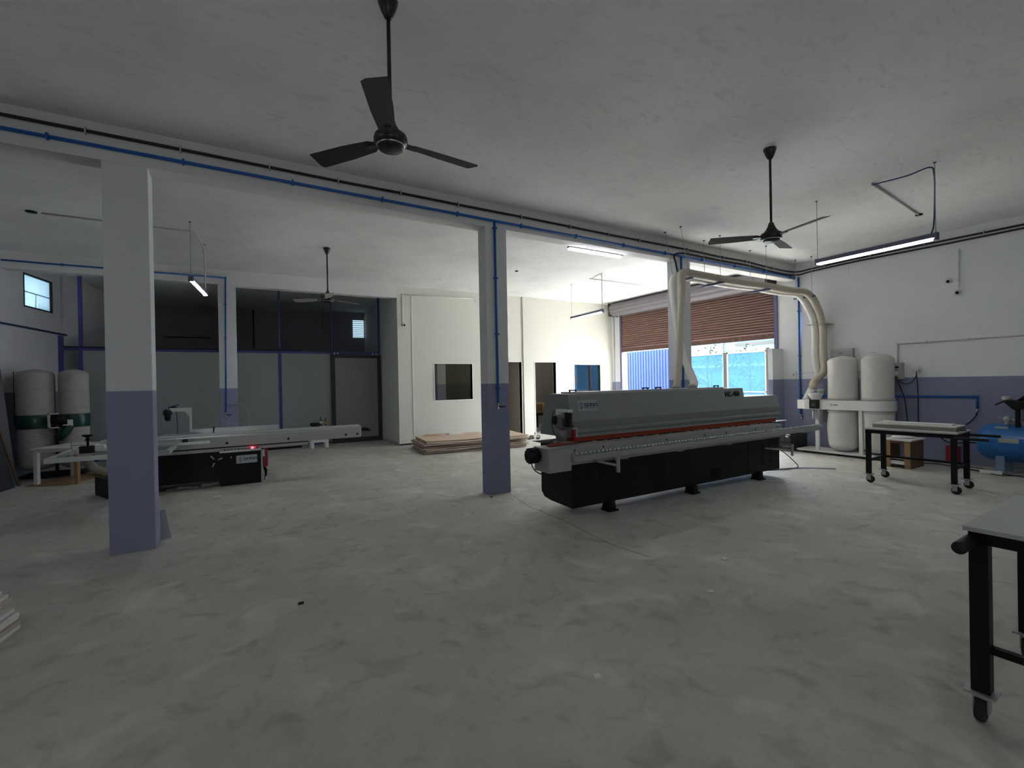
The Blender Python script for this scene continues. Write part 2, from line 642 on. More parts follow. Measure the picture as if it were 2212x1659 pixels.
# floor crack near the middle pillar
cr_pts = [(3.154, 5.439), (3.09, 5.1), (3.006, 4.644), (3.03, 4.5), (3.008, 4.359), (3.02, 4.1), (3.002, 3.847), (2.95, 3.5), (2.931, 3.155), (2.99, 2.8)]
mb = MB()
for (ax_, ay_), (bx_, by_) in zip(cr_pts, cr_pts[1:]):
    mb.ribbon([(ax_, ay_), (bx_, by_)], .006, (0, 0, .0006), (1, 0, 0), (0, 1, 0), .0004)
struct('trim_5', mb, m_rubber, 'hairline crack in the concrete floor')

# windows in the left wall and the rear wall
mb = MB()
for a, b_, c, d in ((-1.09, -1.065, 3.05, 3.67), (-.215, -.19, 3.05, 3.67)):
    mb.box((-.05, a, c), (.006, b_, d))
mb.box((-.05, -1.09, 3.645), (.006, -.19, 3.67)).box((-.05, -1.09, 3.05), (.006, -.19, 3.075))
mb.box((-.05, -.66, 3.07), (-.035, -.645, 3.35)).box((-.05, -1.07, 3.335), (-.035, -.21, 3.35))
o = struct('window_1', left_frame(mb), m_mblack, 'small high window in the left wall')
obj('glass', left_frame(MB().box((-.034, -1.065, 3.075), (-.03, -.215, 3.645))), m_frost, o)
bw = math.atan2(-.72, 5.262)
mb = MB()
for z in [3.13 + .068 * i for i in range(8)]:
    mb.box((0, -.035, z), (.35, -.02, z + .02))
mb.box((-.02, -.045, 3.07), (0, 0, 3.68)).box((.35, -.045, 3.07), (.37, 0, 3.68)).box((0, -.045, 3.66), (.35, 0, 3.68)).box((0, -.045, 3.07), (.35, 0, 3.09))
o = struct('window_2', mb.rot(bw).shift((3.4, 16.03, 0)), m_alud, 'small louvred window high in the rear wall')
SCREENS = []
obj('glass', MB().box((0, -.012, 3.09), (.35, -.006, 3.66)).rot(bw).shift((3.4, 16.03, 0)),
    mat('glowing_louvre_glass', (.7, .9, 1), .4, emit=((.50, .72, .85), .30)), o)  # daylight beyond the louvres is put in as emission of the glass

# ------------------------------------------------------------------ partition in the recess
PY = 12.87
pt = thing('partition', 'blue steel framed partition with grey panels across the rear recess', 'partition', (0, PY, 0))
for x0, x1, z0, z1 in ((-3.1, -3.0, 0, 2.62), (-2.76, -2.70, 0, 3.9), (.935, 1.0, 0, 2.33), (.95, .985, 2.38, 3.9), (2.17, 2.20, 2.38, 3.9), (3.395, 3.43, 2.38, 3.9), (-1.57, -1.52, 0, 2.33)):
    obj('post', MB().box((x0, -.03, z0), (x1, .03, z1)), m_frame, pt)
obj('rail', MB().box((-3.0, -.035, 2.33), (3.43, .035, 2.385)), m_frame, pt)
obj('rail', MB().box((-2.7, -.035, 0), (2.13, .035, .06)), m_frame, pt)
obj('rail', MB().box((-3.0, -.05, 2.385), (1.45, -.02, 2.41)), m_mblack, pt)['label'] = 'thin black bar lying along the blue rail'
for x0, x1 in ((-2.70, -1.57), (-1.52, .935), (1.0, 2.15)):
    obj('panel', MB().box((x0, -.012, .06), (x1, .012, 2.33)), m_panel, pt)
sdn = thing('sliding_door', 'grey sliding door in a charcoal frame at the right end of the partition', 'door', (2.15, PY - .1, 0))
for a, b_ in (((0, -.03, .0), (.09, .03, 2.3)), ((1.18, -.03, 0), (1.27, .03, 2.3)), ((.09, -.03, 2.22), (1.18, .03, 2.3)), ((.09, -.03, 0), (1.18, .03, .12))):
    obj('frame', MB().box(a, b_), m_dframe, sdn)
obj('panel', MB().box((.09, -.015, .12), (1.18, .015, 2.22)), m_panel2, sdn)
for x in (.08, .16, 1.06, 1.15):
    obj('roller', MB().cyl((x, -.02, 2.335), (x, -.04, 2.335), .022, 14), m_white, sdn)

# ------------------------------------------------------------------ roller shutter
sh = thing('roller_shutter', 'rust brown roller shutter hanging half way down the big doorway', 'shutter', (10.42, 5.96, 0))
mb = MB()
nsl = 17
z0, z1 = 2.48, 3.52
for i in range(nsl):
    a = z0 + (z1 - z0) * i / nsl
    h = (z1 - z0) / nsl
    prof = [(.012 - .012, a), (-.026, a + h * .12), (-.040, a + h * .45), (-.026, a + h * .72), (.004, a + h * .84), (.0, a + h)]
    vs, fs = [], []
    for px_, pz in prof:
        vs += [(px_, 0, pz - 0), (px_, 4.78, pz)]
    for q in range(len(prof) - 1):
        fs.append((2 * q, 2 * q + 2, 2 * q + 3, 2 * q + 1))
    mb.add(vs, fs)
mb.box((.002, 0, z0), (.01, 4.78, z1))
obj('curtain', mb, m_shut, sh)
obj('bottom_bar', MB().box((-.025, 0, 2.37), (.015, 4.78, 2.49)), mat('worn_brown_steel', (.13, .065, .05), .6, noise=(12, .5), col2=(.4, .33, .3), contrast=(.55, .75)), sh)
obj('guide_rail', MB().box((-.05, -.08, 0), (.03, 0, 3.52)), m_purple, sh)
obj('guide_rail', MB().box((-.05, 4.78, 0), (.03, 4.85, 3.52)), m_purple, sh)
mb = MB()
prof = []
for i in range(15):
    a = PI * .5 + PI * 1.15 * i / 14
    rr = .205 + (.008 if i % 2 else -.010)
    prof.append((-.20 + rr * math.cos(a), 3.70 + rr * math.sin(a)))
prof += [(-.02, 3.53), (-.02, 3.88)]
vs = [(x, -.02, z) for x, z in prof] + [(x, 4.93, z) for x, z in prof]
n = len(prof)
mb.add(vs, [tuple(range(n)), tuple(range(2 * n - 1, n - 1, -1))] + [(i, n + i, n + (i + 1) % n, (i + 1) % n) for i in range(n)])
obj('roller_box', mb, m_roll, sh)
for y in (-.06, 4.93):
    obj('end_bracket', MB().box((-.42, y, 3.49), (-.02, y + .03, 3.88)), mat('brown_bracket_steel', (.07, .045, .035), .6), sh)
struct('trim_6', MB().box((9.98, 5.777, 0), (10.4, 5.875, 2.12)), m_rwall, 'low stub wall beside the shutter guide')
obj('pull_chain', MB().tube([(10.3, 10.98, 3.5), (10.3, 10.97, 2.4), (10.3, 10.98, .2)], .008, 6), m_brown, sh, w=True)

# ------------------------------------------------------------------ outside
struct('ground', MB().box((10.62, -8, -.2), (60, 45, -.02)), m_ground, 'sunlit ground outside the shutter')
gt = thing('gate', 'two leaf steel gate with blue sheet infill outside the shutter', 'gate', (12, 0, 0))
for y0, y1 in ((7.10, 8.25), (8.33, 10.1)):
    lf = obj('gate_leaf', MB().box((-.02, y0, .1), (.02, y0 + .04, 2.22)).box((-.02, y1 - .04, .1), (.02, y1, 2.22)).box((-.02, y0, 2.18), (.02, y1, 2.22)).box((-.02, y0, .1), (.02, y1, .14)).box((-.02, y0, 1.1), (.02, y1, 1.13)), m_alud, gt)
    obj('infill', MB().box((-.004, y0 + .04, .14), (.004, y1 - .04, 2.18)), m_mesh, lf)
obj('gate_post', MB().box((-.05, 8.25, 0), (.05, 8.33, 2.22)), m_dframe, gt)
obj('gate_post', MB().box((-.05, 7.0, 0), (.05, 7.09, 2.28)), m_dframe, gt)
mb = MB()
y = 10.95
pts = []
while y < 13.1:
    pts += [(0, y), (0, y + .05), (.03, y + .065), (.03, y + .115), (0, y + .13)]
    y += .13
vs, fs = [], []
for px_, py_ in pts:
    vs += [(13 + px_, py_, 0), (13 + px_, py_, 2.56)]
for i in range(len(pts) - 1):
    fs.append((2 * i, 2 * i + 1, 2 * i + 3, 2 * i + 2))
solo('corrugated_sheet_fence', mb.add(vs, fs).box((13.04, 11, 0), (13.06, 13.1, 2.5)), m_bsheet, 'bright blue corrugated sheet fence outside the shutter', 'fence')
solo('boundary_wall', MB().box((13.0, 13.16, 0), (13.2, 16, 2.5)), m_bldW, 'white wall outside, left of the blue sheet fence', 'wall')
bd = thing('house', 'pale cyan painted house seen beyond the gate', 'building', (17, 0, 0))
obj('wall', MB().box((0, 9.0, 0), (4, 24, 3.5)), m_bldA, bd)
obj('wall', MB().box((-1.2, 2.0, 0), (4, 8.98, 3.3)), m_bldB, bd)['label'] = 'pale blue wing'
obj('ledge', MB().box((-.25, 9.0, 1.95), (0, 16, 2.03)), m_bldW, bd)
obj('ledge', MB().box((-.3, 9.0, 3.1), (0, 16, 3.22)), m_bldW, bd)
obj('window', MB().box((-.05, 12.4, .9), (.02, 13.1, 1.75)), mat('mauve_shutter_paint', (.14, .13, .28), .6), bd)
obj('drain_pipe', MB().tube([(-.06, 11.85, 0), (-.06, 11.85, 3.4)], .04, 8), m_bldW, bd)
obj('window', MB().box((-.05, 9.6, 2.75), (.02, 11.3, 2.85)), m_dframe, bd)


def young_tree(x, y, h, label, seed):
    rnd = random.Random(seed)
    t = thing('young_tree', label, 'tree', (x, y, 0))
    mbk = MB().tube([(0, 0, 0), (.03, .02, h * .5), (-.02, .05, h * .95)], .03, 7, radii=[.045, .03, .01])
    ml = MB()
    for i in range(11):
        a = rnd.uniform(0, 2 * PI)
        zz = h * rnd.uniform(.35, .9)
        ln = rnd.uniform(.35, .8)
        e = Vector((math.cos(a) * ln, math.sin(a) * ln, zz + ln * rnd.uniform(.4, .9)))
        mbk.tube([(0, 0, zz), tuple((Vector((0, 0, zz)) + e) * .5 + Vector((0, 0, .05))), tuple(e)], .012, 5)
        for j in range(26):
            c = Vector((0, 0, zz)).lerp(e, rnd.uniform(.4, 1.1)) + Vector([rnd.gauss(0, .12) for _ in range(3)])
            u = Vector([rnd.gauss(0, 1) for _ in range(3)]).normalized() * .055
            v = u.cross(Vector([rnd.gauss(0, 1) for _ in range(3)])).normalized() * .022
            ml.add([c - u, c + v, c + u, c - v], [(0, 1, 2, 3)])
    obj('trunk', mbk, m_bark, t)
    obj('foliage', ml, m_leaf, t)['kind'] = 'stuff'


young_tree(13.2, 8.30, 2.3, 'slim young tree seen through the right gate leaf', 3)
young_tree(13.4, 9.9, 2.5, 'slim leafy sapling seen through the left gate leaf', 5)

# ------------------------------------------------------------------ lettering
def txt(name, body, size, org, u, v, m, parent, bold=0., sx=1.0):
    """real letters from Blender's own font, turned into a mesh in the plane org,u,v (world)."""
    cu = bpy.data.curves.new('tmp_text', 'FONT')
    cu.body = body
    cu.size = size
    cu.offset = bold
    cu.extrude = .0008
    tmp = bpy.data.objects.new('tmp_text', cu)
    COL.objects.link(tmp)
    dg = bpy.context.evaluated_depsgraph_get()
    me = bpy.data.meshes.new_from_object(tmp.evaluated_get(dg))
    bpy.data.objects.remove(tmp)
    u, v, org = Vector(u), Vector(v), Vector(org)
    nrm = u.cross(v).normalized()
    off = Vector((0, 0, 0))
    q = parent
    while q is not None:
        off += Vector(q.location)
        q = q.parent
    for p in me.vertices:
        c = p.co
        p.co = org + u * c.x * sx + v * c.y + nrm * (c.z + .0015) - off
    me.materials.clear()
    me.materials.append(m)
    me.name = name
    o = bpy.data.objects.new(name, me)
    COL.objects.link(o)
    o.parent = parent
    return o


def sara_sign(parent, org, u, v, w, h, plate_m=None):
    """rounded plate with the round S mark and the word SARA; org = lower left corner."""
    org, u, v = Vector(org), Vector(u).normalized(), Vector(v).normalized()
    nrm = u.cross(v)
    r = h * .09
    poly = []
    for cx_, cy_, a0 in ((w - r, r, -PI / 2), (w - r, h - r, 0), (r, h - r, PI / 2), (r, r, PI)):
        poly += arc((cx_, cy_), r, a0, a0 + PI / 2, 4)
    vs = [org + u * a + v * b_ for a, b_ in poly]
    n = len(vs)
    vs2 = [p + nrm * .003 for p in vs]
    mb = MB().add(vs + vs2, [tuple(range(n, 2 * n))] + [(i, (i + 1) % n, n + (i + 1) % n, n + i) for i in range(n)])
    pl = obj('sign_plate', mb, plate_m or m_sign, parent, w=True)
    o2 = org + nrm * .003
    mb = MB()
    e = h * .05
    mb.ribbon([(e, e), (w - e, e), (w - e, h - e), (e, h - e)], h * .012, o2, u, v, .0008, True)
    cx_, cy_ = w * .2, h * .5
    R_ = h * .26
    mb.ribbon([(cx_ + .75 * R_ * math.cos(a), cy_ + R_ * math.sin(a)) for a in [2 * PI * i / 22 for i in range(22)]], h * .022, o2, u, v, .001, True)
    S = arc((cx_ + R_ * .05, cy_ + R_ * .38), R_ * .36, .2, PI * 1.15, 6) + [(cx_ + R_ * .2, cy_ - R_ * .2)] + arc((cx_ - R_ * .05, cy_ - R_ * .45), R_ * .36, .4, -PI * .9, 6)
    mb.ribbon(S, h * .05, o2, u, v, .001)
    obj('round_mark', mb, m_dgreen, pl, w=True)
    # S A R A drawn as square strokes
    mb = MB()
    lw, lh, st, gap = w * .125, h * .26, h * .062, w * .04
    x = w * .36
    yb = h * .40
    G = {'S': [[(1, 1), (.1, 1), (0, .9), (0, .6), (.1, .5), (.9, .5), (1, .4), (1, .1), (.9, 0), (0, 0)]],
         'A': [[(0, 0), (0, .75), (.25, 1), (.9, 1), (1, .9), (1, 0)], [(.25, .35), (1, .35)]],
         'R': [[(0, 0), (0, 1), (.85, 1), (1, .85), (1, .55), (.85, .4), (.3, .4)], [(.6, .4), (1, 0)]]}
    for ch in 'SARA':
        for stt in G[ch]:
            mb.ribbon([(x + a * lw, yb + b_ * lh) for a, b_ in stt], st, o2, u, v, .001)
        x += lw + gap
    obj('lettering', mb, m_navy, pl, w=True)
    obj('underline', MB().ribbon([(w * .36, h * .29), (w * .98 - w * .04, h * .29)], h * .035, o2, u, v, .0008), m_sign if plate_m else m_navy, pl, w=True)
    return pl


# ------------------------------------------------------------------ ceiling fans
def make_fan(label, x, y, zh, phase, mb_body, mb_blade, r=.62):
    """origin on the ceiling; built downwards."""
    d = ZC - zh
    t = thing('ceiling_fan', label, 'ceiling fan', (x, y, ZC))
    obj('canopy', MB().lathe([(.062, 0), (.06, -.015), (.045, -.06), (.024, -.105), (.016, -.11)], (0, 0, 0)), mb_body, t)
    obj('down_rod', MB().cyl((0, 0, -.1), (0, 0, -d + .13), .0125, 14), mb_body, t)
    obj('lower_canopy', MB().lathe([(.014, 0), (.024, -.01), (.036, -.05), (.055, -.085), (.058, -.095)], (0, 0, -d + .155)), mb_body, t)
    mo = obj('motor', MB().lathe([(.05, .065), (.066, .06), (.07, .045), (.098, .035), (.104, .015), (.104, -.01), (.096, -.022), (.084, -.026), (.084, -.04), (.072, -.052), (.01, -.056)], (0, 0, -d)), mb_body, t)
    obj('trim_ring', MB().lathe([(.086, -.0255), (.089, -.030), (.086, -.034)], (0, 0, -d)), m_chrome, mo)
    for i in range(3):
        a = phase + i * 2 * PI / 3
        # blade iron and blade, pitched a little
        pts = [(.09, -.02), (.12, -.03), (.15, -.052), (.35, -.068), (r - .015, -.075), (r, -.05), (r - .01, .06), (.35, .058), (.15, .045), (.12, .03), (.09, .02)]
        vs = []
        for s_ in (0, 1):
            for px_, py_ in pts:
                vs.append((px_, py_, (py_) * .22 - .0 + (.004 if s_ else 0)))
        n = len(pts)
        m_ = MB().add(vs, [tuple(range(n))[::-1], tuple(range(n, 2 * n))] + [(k_, (k_ + 1) % n, n + (k_ + 1) % n, n + k_) for k_ in range(n)])
        m_.rot(a).shift((0, 0, -d))
        bl = obj('blade', m_, mb_blade, t)
        obj('blade_iron', MB().box((.08, -.022, -.003), (.18, .022, .008)).rot(a).shift((0, 0, -d - .004)), mb_body, bl)
    return t


make_fan('dark brown ceiling fan nearest the camera, large in the upper left', .871, 2.904, 3.03, math.radians(7), m_brown, m_blade)
make_fan('dark brown ceiling fan above the edge banding machine', 4.901, 2.827, 2.985, math.radians(17), m_brown, m_blade)
make_fan('ceiling fan with pale blades hanging in front of the rear partition', 1.426, 8.659, 3.01, math.radians(24), m_brown, m_bladew)


# ------------------------------------------------------------------ tube lights
def tube_light(label, a, b_, z, hangers=True, drop=0):
    a, b_ = Vector(a), Vector(b_)
    d = (b_ - a)
    ln = d.length
    ang = math.atan2(d.y, d.x)
    t = thing('tube_light', label, 'light', (a.x, a.y, z), ang)
    obj('housing', MB().prism([(-.03, -.01), (.03, -.01), (.034, .025), (.02, .045), (-.02, .045), (-.034, .025)], 'x', -.02, ln + .02), m_tubebody, t)
    obj('tube', MB().tube([(.03, 0, -.018), (ln - .03, 0, -.018)], .021, 14), m_glow, t)
    for x in (-.02, ln):
        obj('end_cap', MB().box((x, -.034, -.034), (x + .02, .034, .047)), m_tubebody, t)
    if hangers:
        for x in (0, ln):
            obj('hanger', MB().cyl((x, 0, .045), (x, 0, ZC - z), .004, 6), m_alud, t)
            obj('hook_plate', MB().cyl((x, 0, ZC - z - .006), (x, 0, ZC - z), .016, 8), m_mblack, t)
    return t


tube_light('long lit tube light hanging at the upper right near the right wall', (6.925, 3.36), (6.892, 2.09), 3.065)
tube_light('lit tube light hanging above the sliding table saw', (-.518, 8.161), (-.40, 9.341), 3.08)
tube_light('lit tube light hanging in front of the cream office wall', (7.237, 9.205), (7.122, 7.952), 3.06)
tube_light('added unseen fill tube light behind the camera position', (2.5, -1.6), (3.7, -1.6), 3.065)  # added out of view to even out the light in the front bay
tube_light('added unseen fill tube light left of the camera position', (-2.6, 1.6), (-2.6, 2.8), 3.065)  # second added fill lamp, also out of view
for ox, lb_ in ((5.0, 'left'), (8.6, 'right')):  # unseen lamps added to brighten the office interiors
    t = thing('tube_light', 'added unseen fill tube light inside the %s office' % lb_, 'light', (ox, 12.6, ZC - .05))
    obj('housing', MB().box((0, -.03, 0), (1.1, .03, .05)), m_tubebody, t)
    obj('tube', MB().tube([(.01, 0, -.02), (1.09, 0, -.02)], .02, 12), mat('office_fill_glow', (.9, .9, .8), .5, emit=((1, .95, .82), 5.0)), t)
t = thing('tube_light', 'lit tube light fixed to the back of the long beam', 'light', (4.49, 5.765, 3.60))
obj('housing', MB().box((0, -.05, -.03), (1.1, .03, .03)), m_tubebody, t)
obj('tube', MB().tube([(.01, .005, -.038), (1.09, .005, -.038)], .024, 14), m_glow, t)

# cables and conduits to the lights
def cable(name, pts, r, m, label, cat='cable', sm=True, n=8, clips=None, group=None):
    p = smoothpath(pts, 8) if sm else pts
    o = thing(name, label, cat, tuple(p[0]), group=group) if clips else None
    mb = MB().tube([tuple(q) for q in p], r, n)
    if clips:
        obj('run', mb, m, o, w=True)
        for c in clips:
            obj('clip', MB().box((c[0] - c[3], c[1] - c[4], c[2] - c[5]), (c[0] + c[3], c[1] + c[4], c[2] + c[5])), m_box if m is m_cable else m, o, w=True)
        return o
    return solo(name, mb, m, label, cat, group)


cable('lamp_cable', [(6.893, 2.13, 3.11), (6.9, 2.11, 3.2), (6.91, 2.10, 3.5), (6.905, 2.10, 3.78), (6.90, 2.14, 3.875), (6.90, 2.35, 3.86), (6.905, 2.70, 3.885)], .008, m_dpipe, 'looping flex feeding the hanging light at upper right')
cable('ceiling_conduit', [(6.905, 2.701, 3.9), (8.87, 2.89, 3.9)], .012, m_box, 'grey conduit running across the ceiling behind the upper right light', 'conduit', False)
cable('lamp_cable', [(-.40, 9.33, 3.12), (-.395, 9.34, 3.6), (-.42, 9.2, 3.85), (-.498, 8.64, 3.895)], .012, m_box, 'grey flex feeding the light above the table saw')
cable('ceiling_conduit', [(-.498, 8.64, 3.9), (-2.2, 8.63, 3.9)], .012, m_box, 'grey conduit crossing the ceiling behind the near pillar', 'conduit', False)
cable('lamp_cable', [(7.13, 7.96, 3.1), (7.11, 7.95, 3.6), (7.12, 7.98, 3.88), (7.2, 8.43, 3.88)], .008, m_box, 'pale flex feeding the light before the cream wall')
cable('ceiling_conduit', [(7.214, 8.474, 3.9), (8.996, 8.491, 3.9)], .010, m_box, 'thin conduit on the ceiling before the shutter', 'conduit', False)
solo('ceiling_hole_cover', MB().cyl((5.286, 8.611, 3.895), (5.286, 8.611, 3.909), .035, 12), m_mblack, 'small round black outlet in the white ceiling of the middle bay', 'outlet')
solo('ceiling_hole_cover', MB().cyl((8.897, 2.89, 3.895), (8.897, 2.89, 3.909), .045, 12), m_mblack, 'round black outlet at the end of the conduit, upper right', 'outlet')
solo('ceiling_hole_cover', MB().cyl((-2.3, 8.63, 3.895), (-2.3, 8.63, 3.909), .06, 12), m_mblack, 'round black outlet in the ceiling at upper left', 'outlet')

# ------------------------------------------------------------------ air pipes (blue) and black cables
def pipe(label, pts, r=.0165, m=None, clips=(), tees=(), valve=None, name='air_pipe'):
    """straight blue pipe through pts; clips and tees are points."""
    m = m or m_bpipe
    t = thing(name, label, 'pipe', pts[0])
    mb = MB()
    for a, b_ in zip(pts, pts[1:]):
        mb.cyl(a, b_, r, 12)
    obj('run', mb, m, t, w=True)
    for p in pts[1:-1]:
        obj('elbow', MB().lathe([(.004, -r * 1.5), (r * 1.25, -r * 1.2), (r * 1.45, 0), (r * 1.25, r * 1.2), (.004, r * 1.5)], p, 12), m, t, w=True)
    for c in clips:
        x, y, z, ax_ = c
        e = {'x': (.009, r * 1.5, r * 1.6), 'y': (r * 1.5, .009, r * 1.6), 'z': (r * 1.6, r * 1.5, .009)}[ax_]
        obj('clip', MB().box((x - e[0], y - e[1], z - e[2]), (x + e[0], y + e[1], z + e[2])), m, t, w=True)
    if valve:
        x, y, z = valve
        vb = obj('valve', MB().lathe([(.012, 0), (.02, -.01), (.02, -.03), (.013, -.035), (.013, -.07), (.018, -.08), (.008, -.11)], (x, y, z), 12), m_chrome, t, w=True)
        obj('handle', MB().cyl((x, y, z - .055), (x + .10, y - .02, z - .055), .008, 8), m_mblack, vb, w=True)
    return t


YB = 5.48
xs = [-1.3 + 1.45 * i for i in range(8)]
pipe('long blue air pipe running along the front beam below the black cable', [(-4.3, YB, 3.71), (10.36, YB, 3.625)],
     clips=[(x, YB, 3.71 - (x + 4.5) * .0057, 'x') for x in [-1.35 + .96 * i for i in range(13)]])
pipe('blue drop pipe with a tap on the middle pillar', [(3.03, YB, 3.66), (3.035, YB, 1.23)], clips=[(3.03, YB, 3.57, 'z'), (3.03, YB, 2.9, 'z'), (3.035, YB, 2.15, 'z'), (3.035, YB, 1.42, 'z')], valve=(3.035, YB, 1.23))
pipe('blue drop pipe on the far pillar behind the hoses', [(6.74, YB, 3.64), (6.745, YB, .9)], clips=[(6.74, YB, 3.0, 'z')])
pipe('blue drop pipe in the corner of the right wall', [(10.375, 5.42, 3.62), (10.375, 5.42, .70)], .019, clips=[(10.38, 5.42, 2.9, 'z'), (10.38, 5.42, 1.95, 'z'), (10.38, 5.42, 1.1, 'z')], valve=(10.375, 5.40, .70))
pipe('blue pipe along the right wall dropping to the compressor', [(10.37, 5.40, 1.09), (10.37, 2.66, 1.12), (10.37, 2.66, .92)], .017)
pipe('navy blue pipe on the rear beam turning down the rear pillar', [(-3.36, 11.172, 3.735), (-.13, 11.172, 3.745), (-.17, 11.172, 1.0)], .015, m_dpipe if False else m_bpipe,
     clips=[(-2.6, 11.18, 3.738, 'x'), (-.14, 11.18, 3.2, 'z'), (-.15, 11.18, 2.5, 'z'), (-.16, 11.18, 1.7, 'z')], valve=(-.17, 11.18, 1.0))
mb = MB().cyl((.016, -8, 2.70), (.016, 0.25, 2.66), .019, 10)
solo('air_pipe', left_frame(mb), m_dpipe, 'navy blue pipe along the left wall under the small window', 'pipe')
solo('valve', MB().cyl((-.14, 11.16, 1.17), (-.02, 11.13, 1.17), .014, 8).cyl((-.02, 11.13, 1.17), (.12, 11.12, 1.165), .008, 8), m_alud, 'small tap sticking out sideways from the rear pillar', 'tap')
cable('thin_hose', [(.12, 11.12, 1.165), (.2, 11.05, 1.05), (.25, 10.9, .7), (.22, 10.4, .3), (.2, 9.9, .02)], .004, m_box, 'thin pale hose drooping from the rear pillar tap')

YK = 5.475
cl = [(-1.1, 3.805), (-.41, 3.803), (.35, 3.798), (1.035, 3.793), (1.75, 3.795), (2.5, 3.79), (3.45, 3.79), (4.3, 3.785), (5.05, 3.78), (5.72, 3.78), (6.9, 3.78), (7.9, 3.765), (8.6, 3.77), (9.5, 3.735)]
pts = [(-4.3, YK, 3.815), (-1.6, YK, 3.805)] + [(x, YK, z) for x, z in cl] + [(10.1, 5.46, 3.725), (10.33, 5.38, 3.73), (10.37, 5.15, 3.745), (10.375, 4.4, 3.765), (10.375, 3.0, 3.76), (10.375, 2.1, 3.755), (10.375, -1, 3.75)]
cable('power_cable', pts, .0155, m_cable, 'upper thick black cable along the front beam and right wall', clips=[(x, YK, z, .006, .02, .03) for x, z in cl] + [(10.375, y, 3.765, .02, .006, .03) for y in (4.9, 4.1, 3.3, 2.55)])
pts = [(6.3, 5.2, 3.27), (6.38, 5.3, 3.45), (6.5, 5.42, 3.62), (6.85, YK, 3.705), (7.9, YK, 3.695), (8.6, YK, 3.70), (9.5, YK, 3.665), (10.1, 5.46, 3.655), (10.33, 5.38, 3.665), (10.37, 5.15, 3.69), (10.375, 4.4, 3.71), (10.375, 3.0, 3.70), (10.375, 2.1, 3.70), (10.375, -1, 3.70)]
cable('power_cable', pts, .0155, m_cable, 'lower black cable that bends down from the beam towards the hoses')

# conduits and fittings on the right wall
RX = 10.385
pipe('pale conduit on the right wall bending down to the switch box', [(RX, -1, 2.08), (RX, 3.71, 2.06), (RX, 3.71, 1.70)], .012, m_box, clips=[(RX, 3.3, 2.065, 'y'), (RX, 2.75, 2.065, 'y'), (RX, 2.0, 2.07, 'y')], name='wall_conduit')
pipe('thin pale conduit above the dado by the shutter', [(RX, 5.50, 1.58), (RX, 4.3, 1.58)], .008, m_jamb, name='wall_conduit')
t = thing('switch_box', 'grey switch box with a plug socket beside the right dust bag', 'switch box', (RX, 3.71, 1.42))
obj('body', MB().box((-.11, -.09, 0), (.015, .09, .30)), m_box, t, bev=.006)
obj('switch', MB().box((-.122, -.05, .2), (-.108, .05, .235)), m_mblack, t)
obj('plug', MB().lathe([(.045, 0), (.05, -.05), (.03, -.08)], (-.105, -.01, .10), 14, 'x'), m_white, t)
t = thing('wall_socket', 'small white socket with a black cable on the right wall', 'socket', (RX, 3.44, 1.56))
obj('body', MB().box((-.04, -.05, 0), (.015, .05, .085)), m_white, t, bev=.004)
obj('plug', MB().box((-.07, -.06, -.03), (-.04, -.03, .03)), m_box, t)
t = thing('distribution_board', 'flat grey distribution board on the wall behind the left dust bag', 'electrical board', (RX, 4.4, 1.7))
obj('body', MB().box((-.08, 0, 0), (.015, .38, .34)), m_box, t, bev=.005)
obj('door', MB().box((-.09, .03, .03), (-.08, .34, .30)), m_sign, t)
obj('handle', MB().box((-.095, .17, .24), (-.09, .24, .25)), m_mblack, t)
t = thing('switch_plate', 'white switch plate in the corner above the dado beside the shutter', 'switch', (RX, 5.50, 1.47))
obj('plate', MB().box((-.012, 0, 0), (.015, .30, .15)), m_white, t, bev=.003)
obj('rocker', MB().box((-.018, .03, .05), (-.012, .07, .1)), m_box, t)
solo('switch_plate', MB().box((10.03, 11.175, 1.35), (10.27, 11.2, 1.43)), m_white, 'small white switch plate on the cream wall near the shutter', 'switch', bev=.003)
cable('power_cable', [(10.27, 3.7, 1.48), (10.3, 3.62, 1.35), (10.33, 3.5, 1.36), (10.33, 3.42, 1.50)], .007, m_cable, 'black cable looping between the switch box and the socket')
cable('power_cable', [(10.27, 3.72, 1.48), (10.3, 3.66, 1.30), (10.33, 3.60, 1.05), (10.3, 3.55, .6), (10.2, 3.5, .15)], .008, m_cable, 'black cable hanging below the switch box')
cable('power_cable', [(10.33, 3.43, 1.55), (10.36, 3.42, 1.2), (10.36, 3.42, .6), (10.3, 3.4, .05)], .007, m_cable, 'straight black cable hanging from the wall socket')
for i, (y, z) in enumerate(((4.48, 3.48), (2.95, 3.44))):
    solo('blank_plate', MB().box((10.392, y, z), (10.402, y + .27, z + .17)), m_rwall, 'flush painted cover plate high on the right wall, ' + ('near the hoses' if i == 0 else 'beside the camera'), 'cover plate')


def camera_unit(label, x, y, z, dirv, m_=None):
    t = thing('security_camera', label, 'security camera', (x, y, z))
    d = Vector(dirv).normalized()
    obj('base', MB().cyl((0, 0, 0), tuple(d * .035), .045, 16), m_white, t)
    obj('body', MB().lathe([(.002, .03), (.038, .02), (.045, 0), (.045, -.02), (.03, -.03)], tuple(d * .06 + Vector((0, 0, -.01))), 16), m_white, t)
    e = (d + Vector((0, -.3, -.5))).normalized()
    obj('lens', MB().cyl(tuple(d * .06 + e * .02), tuple(d * .06 + e * .062), .022, 12), m_black, t)
    return t


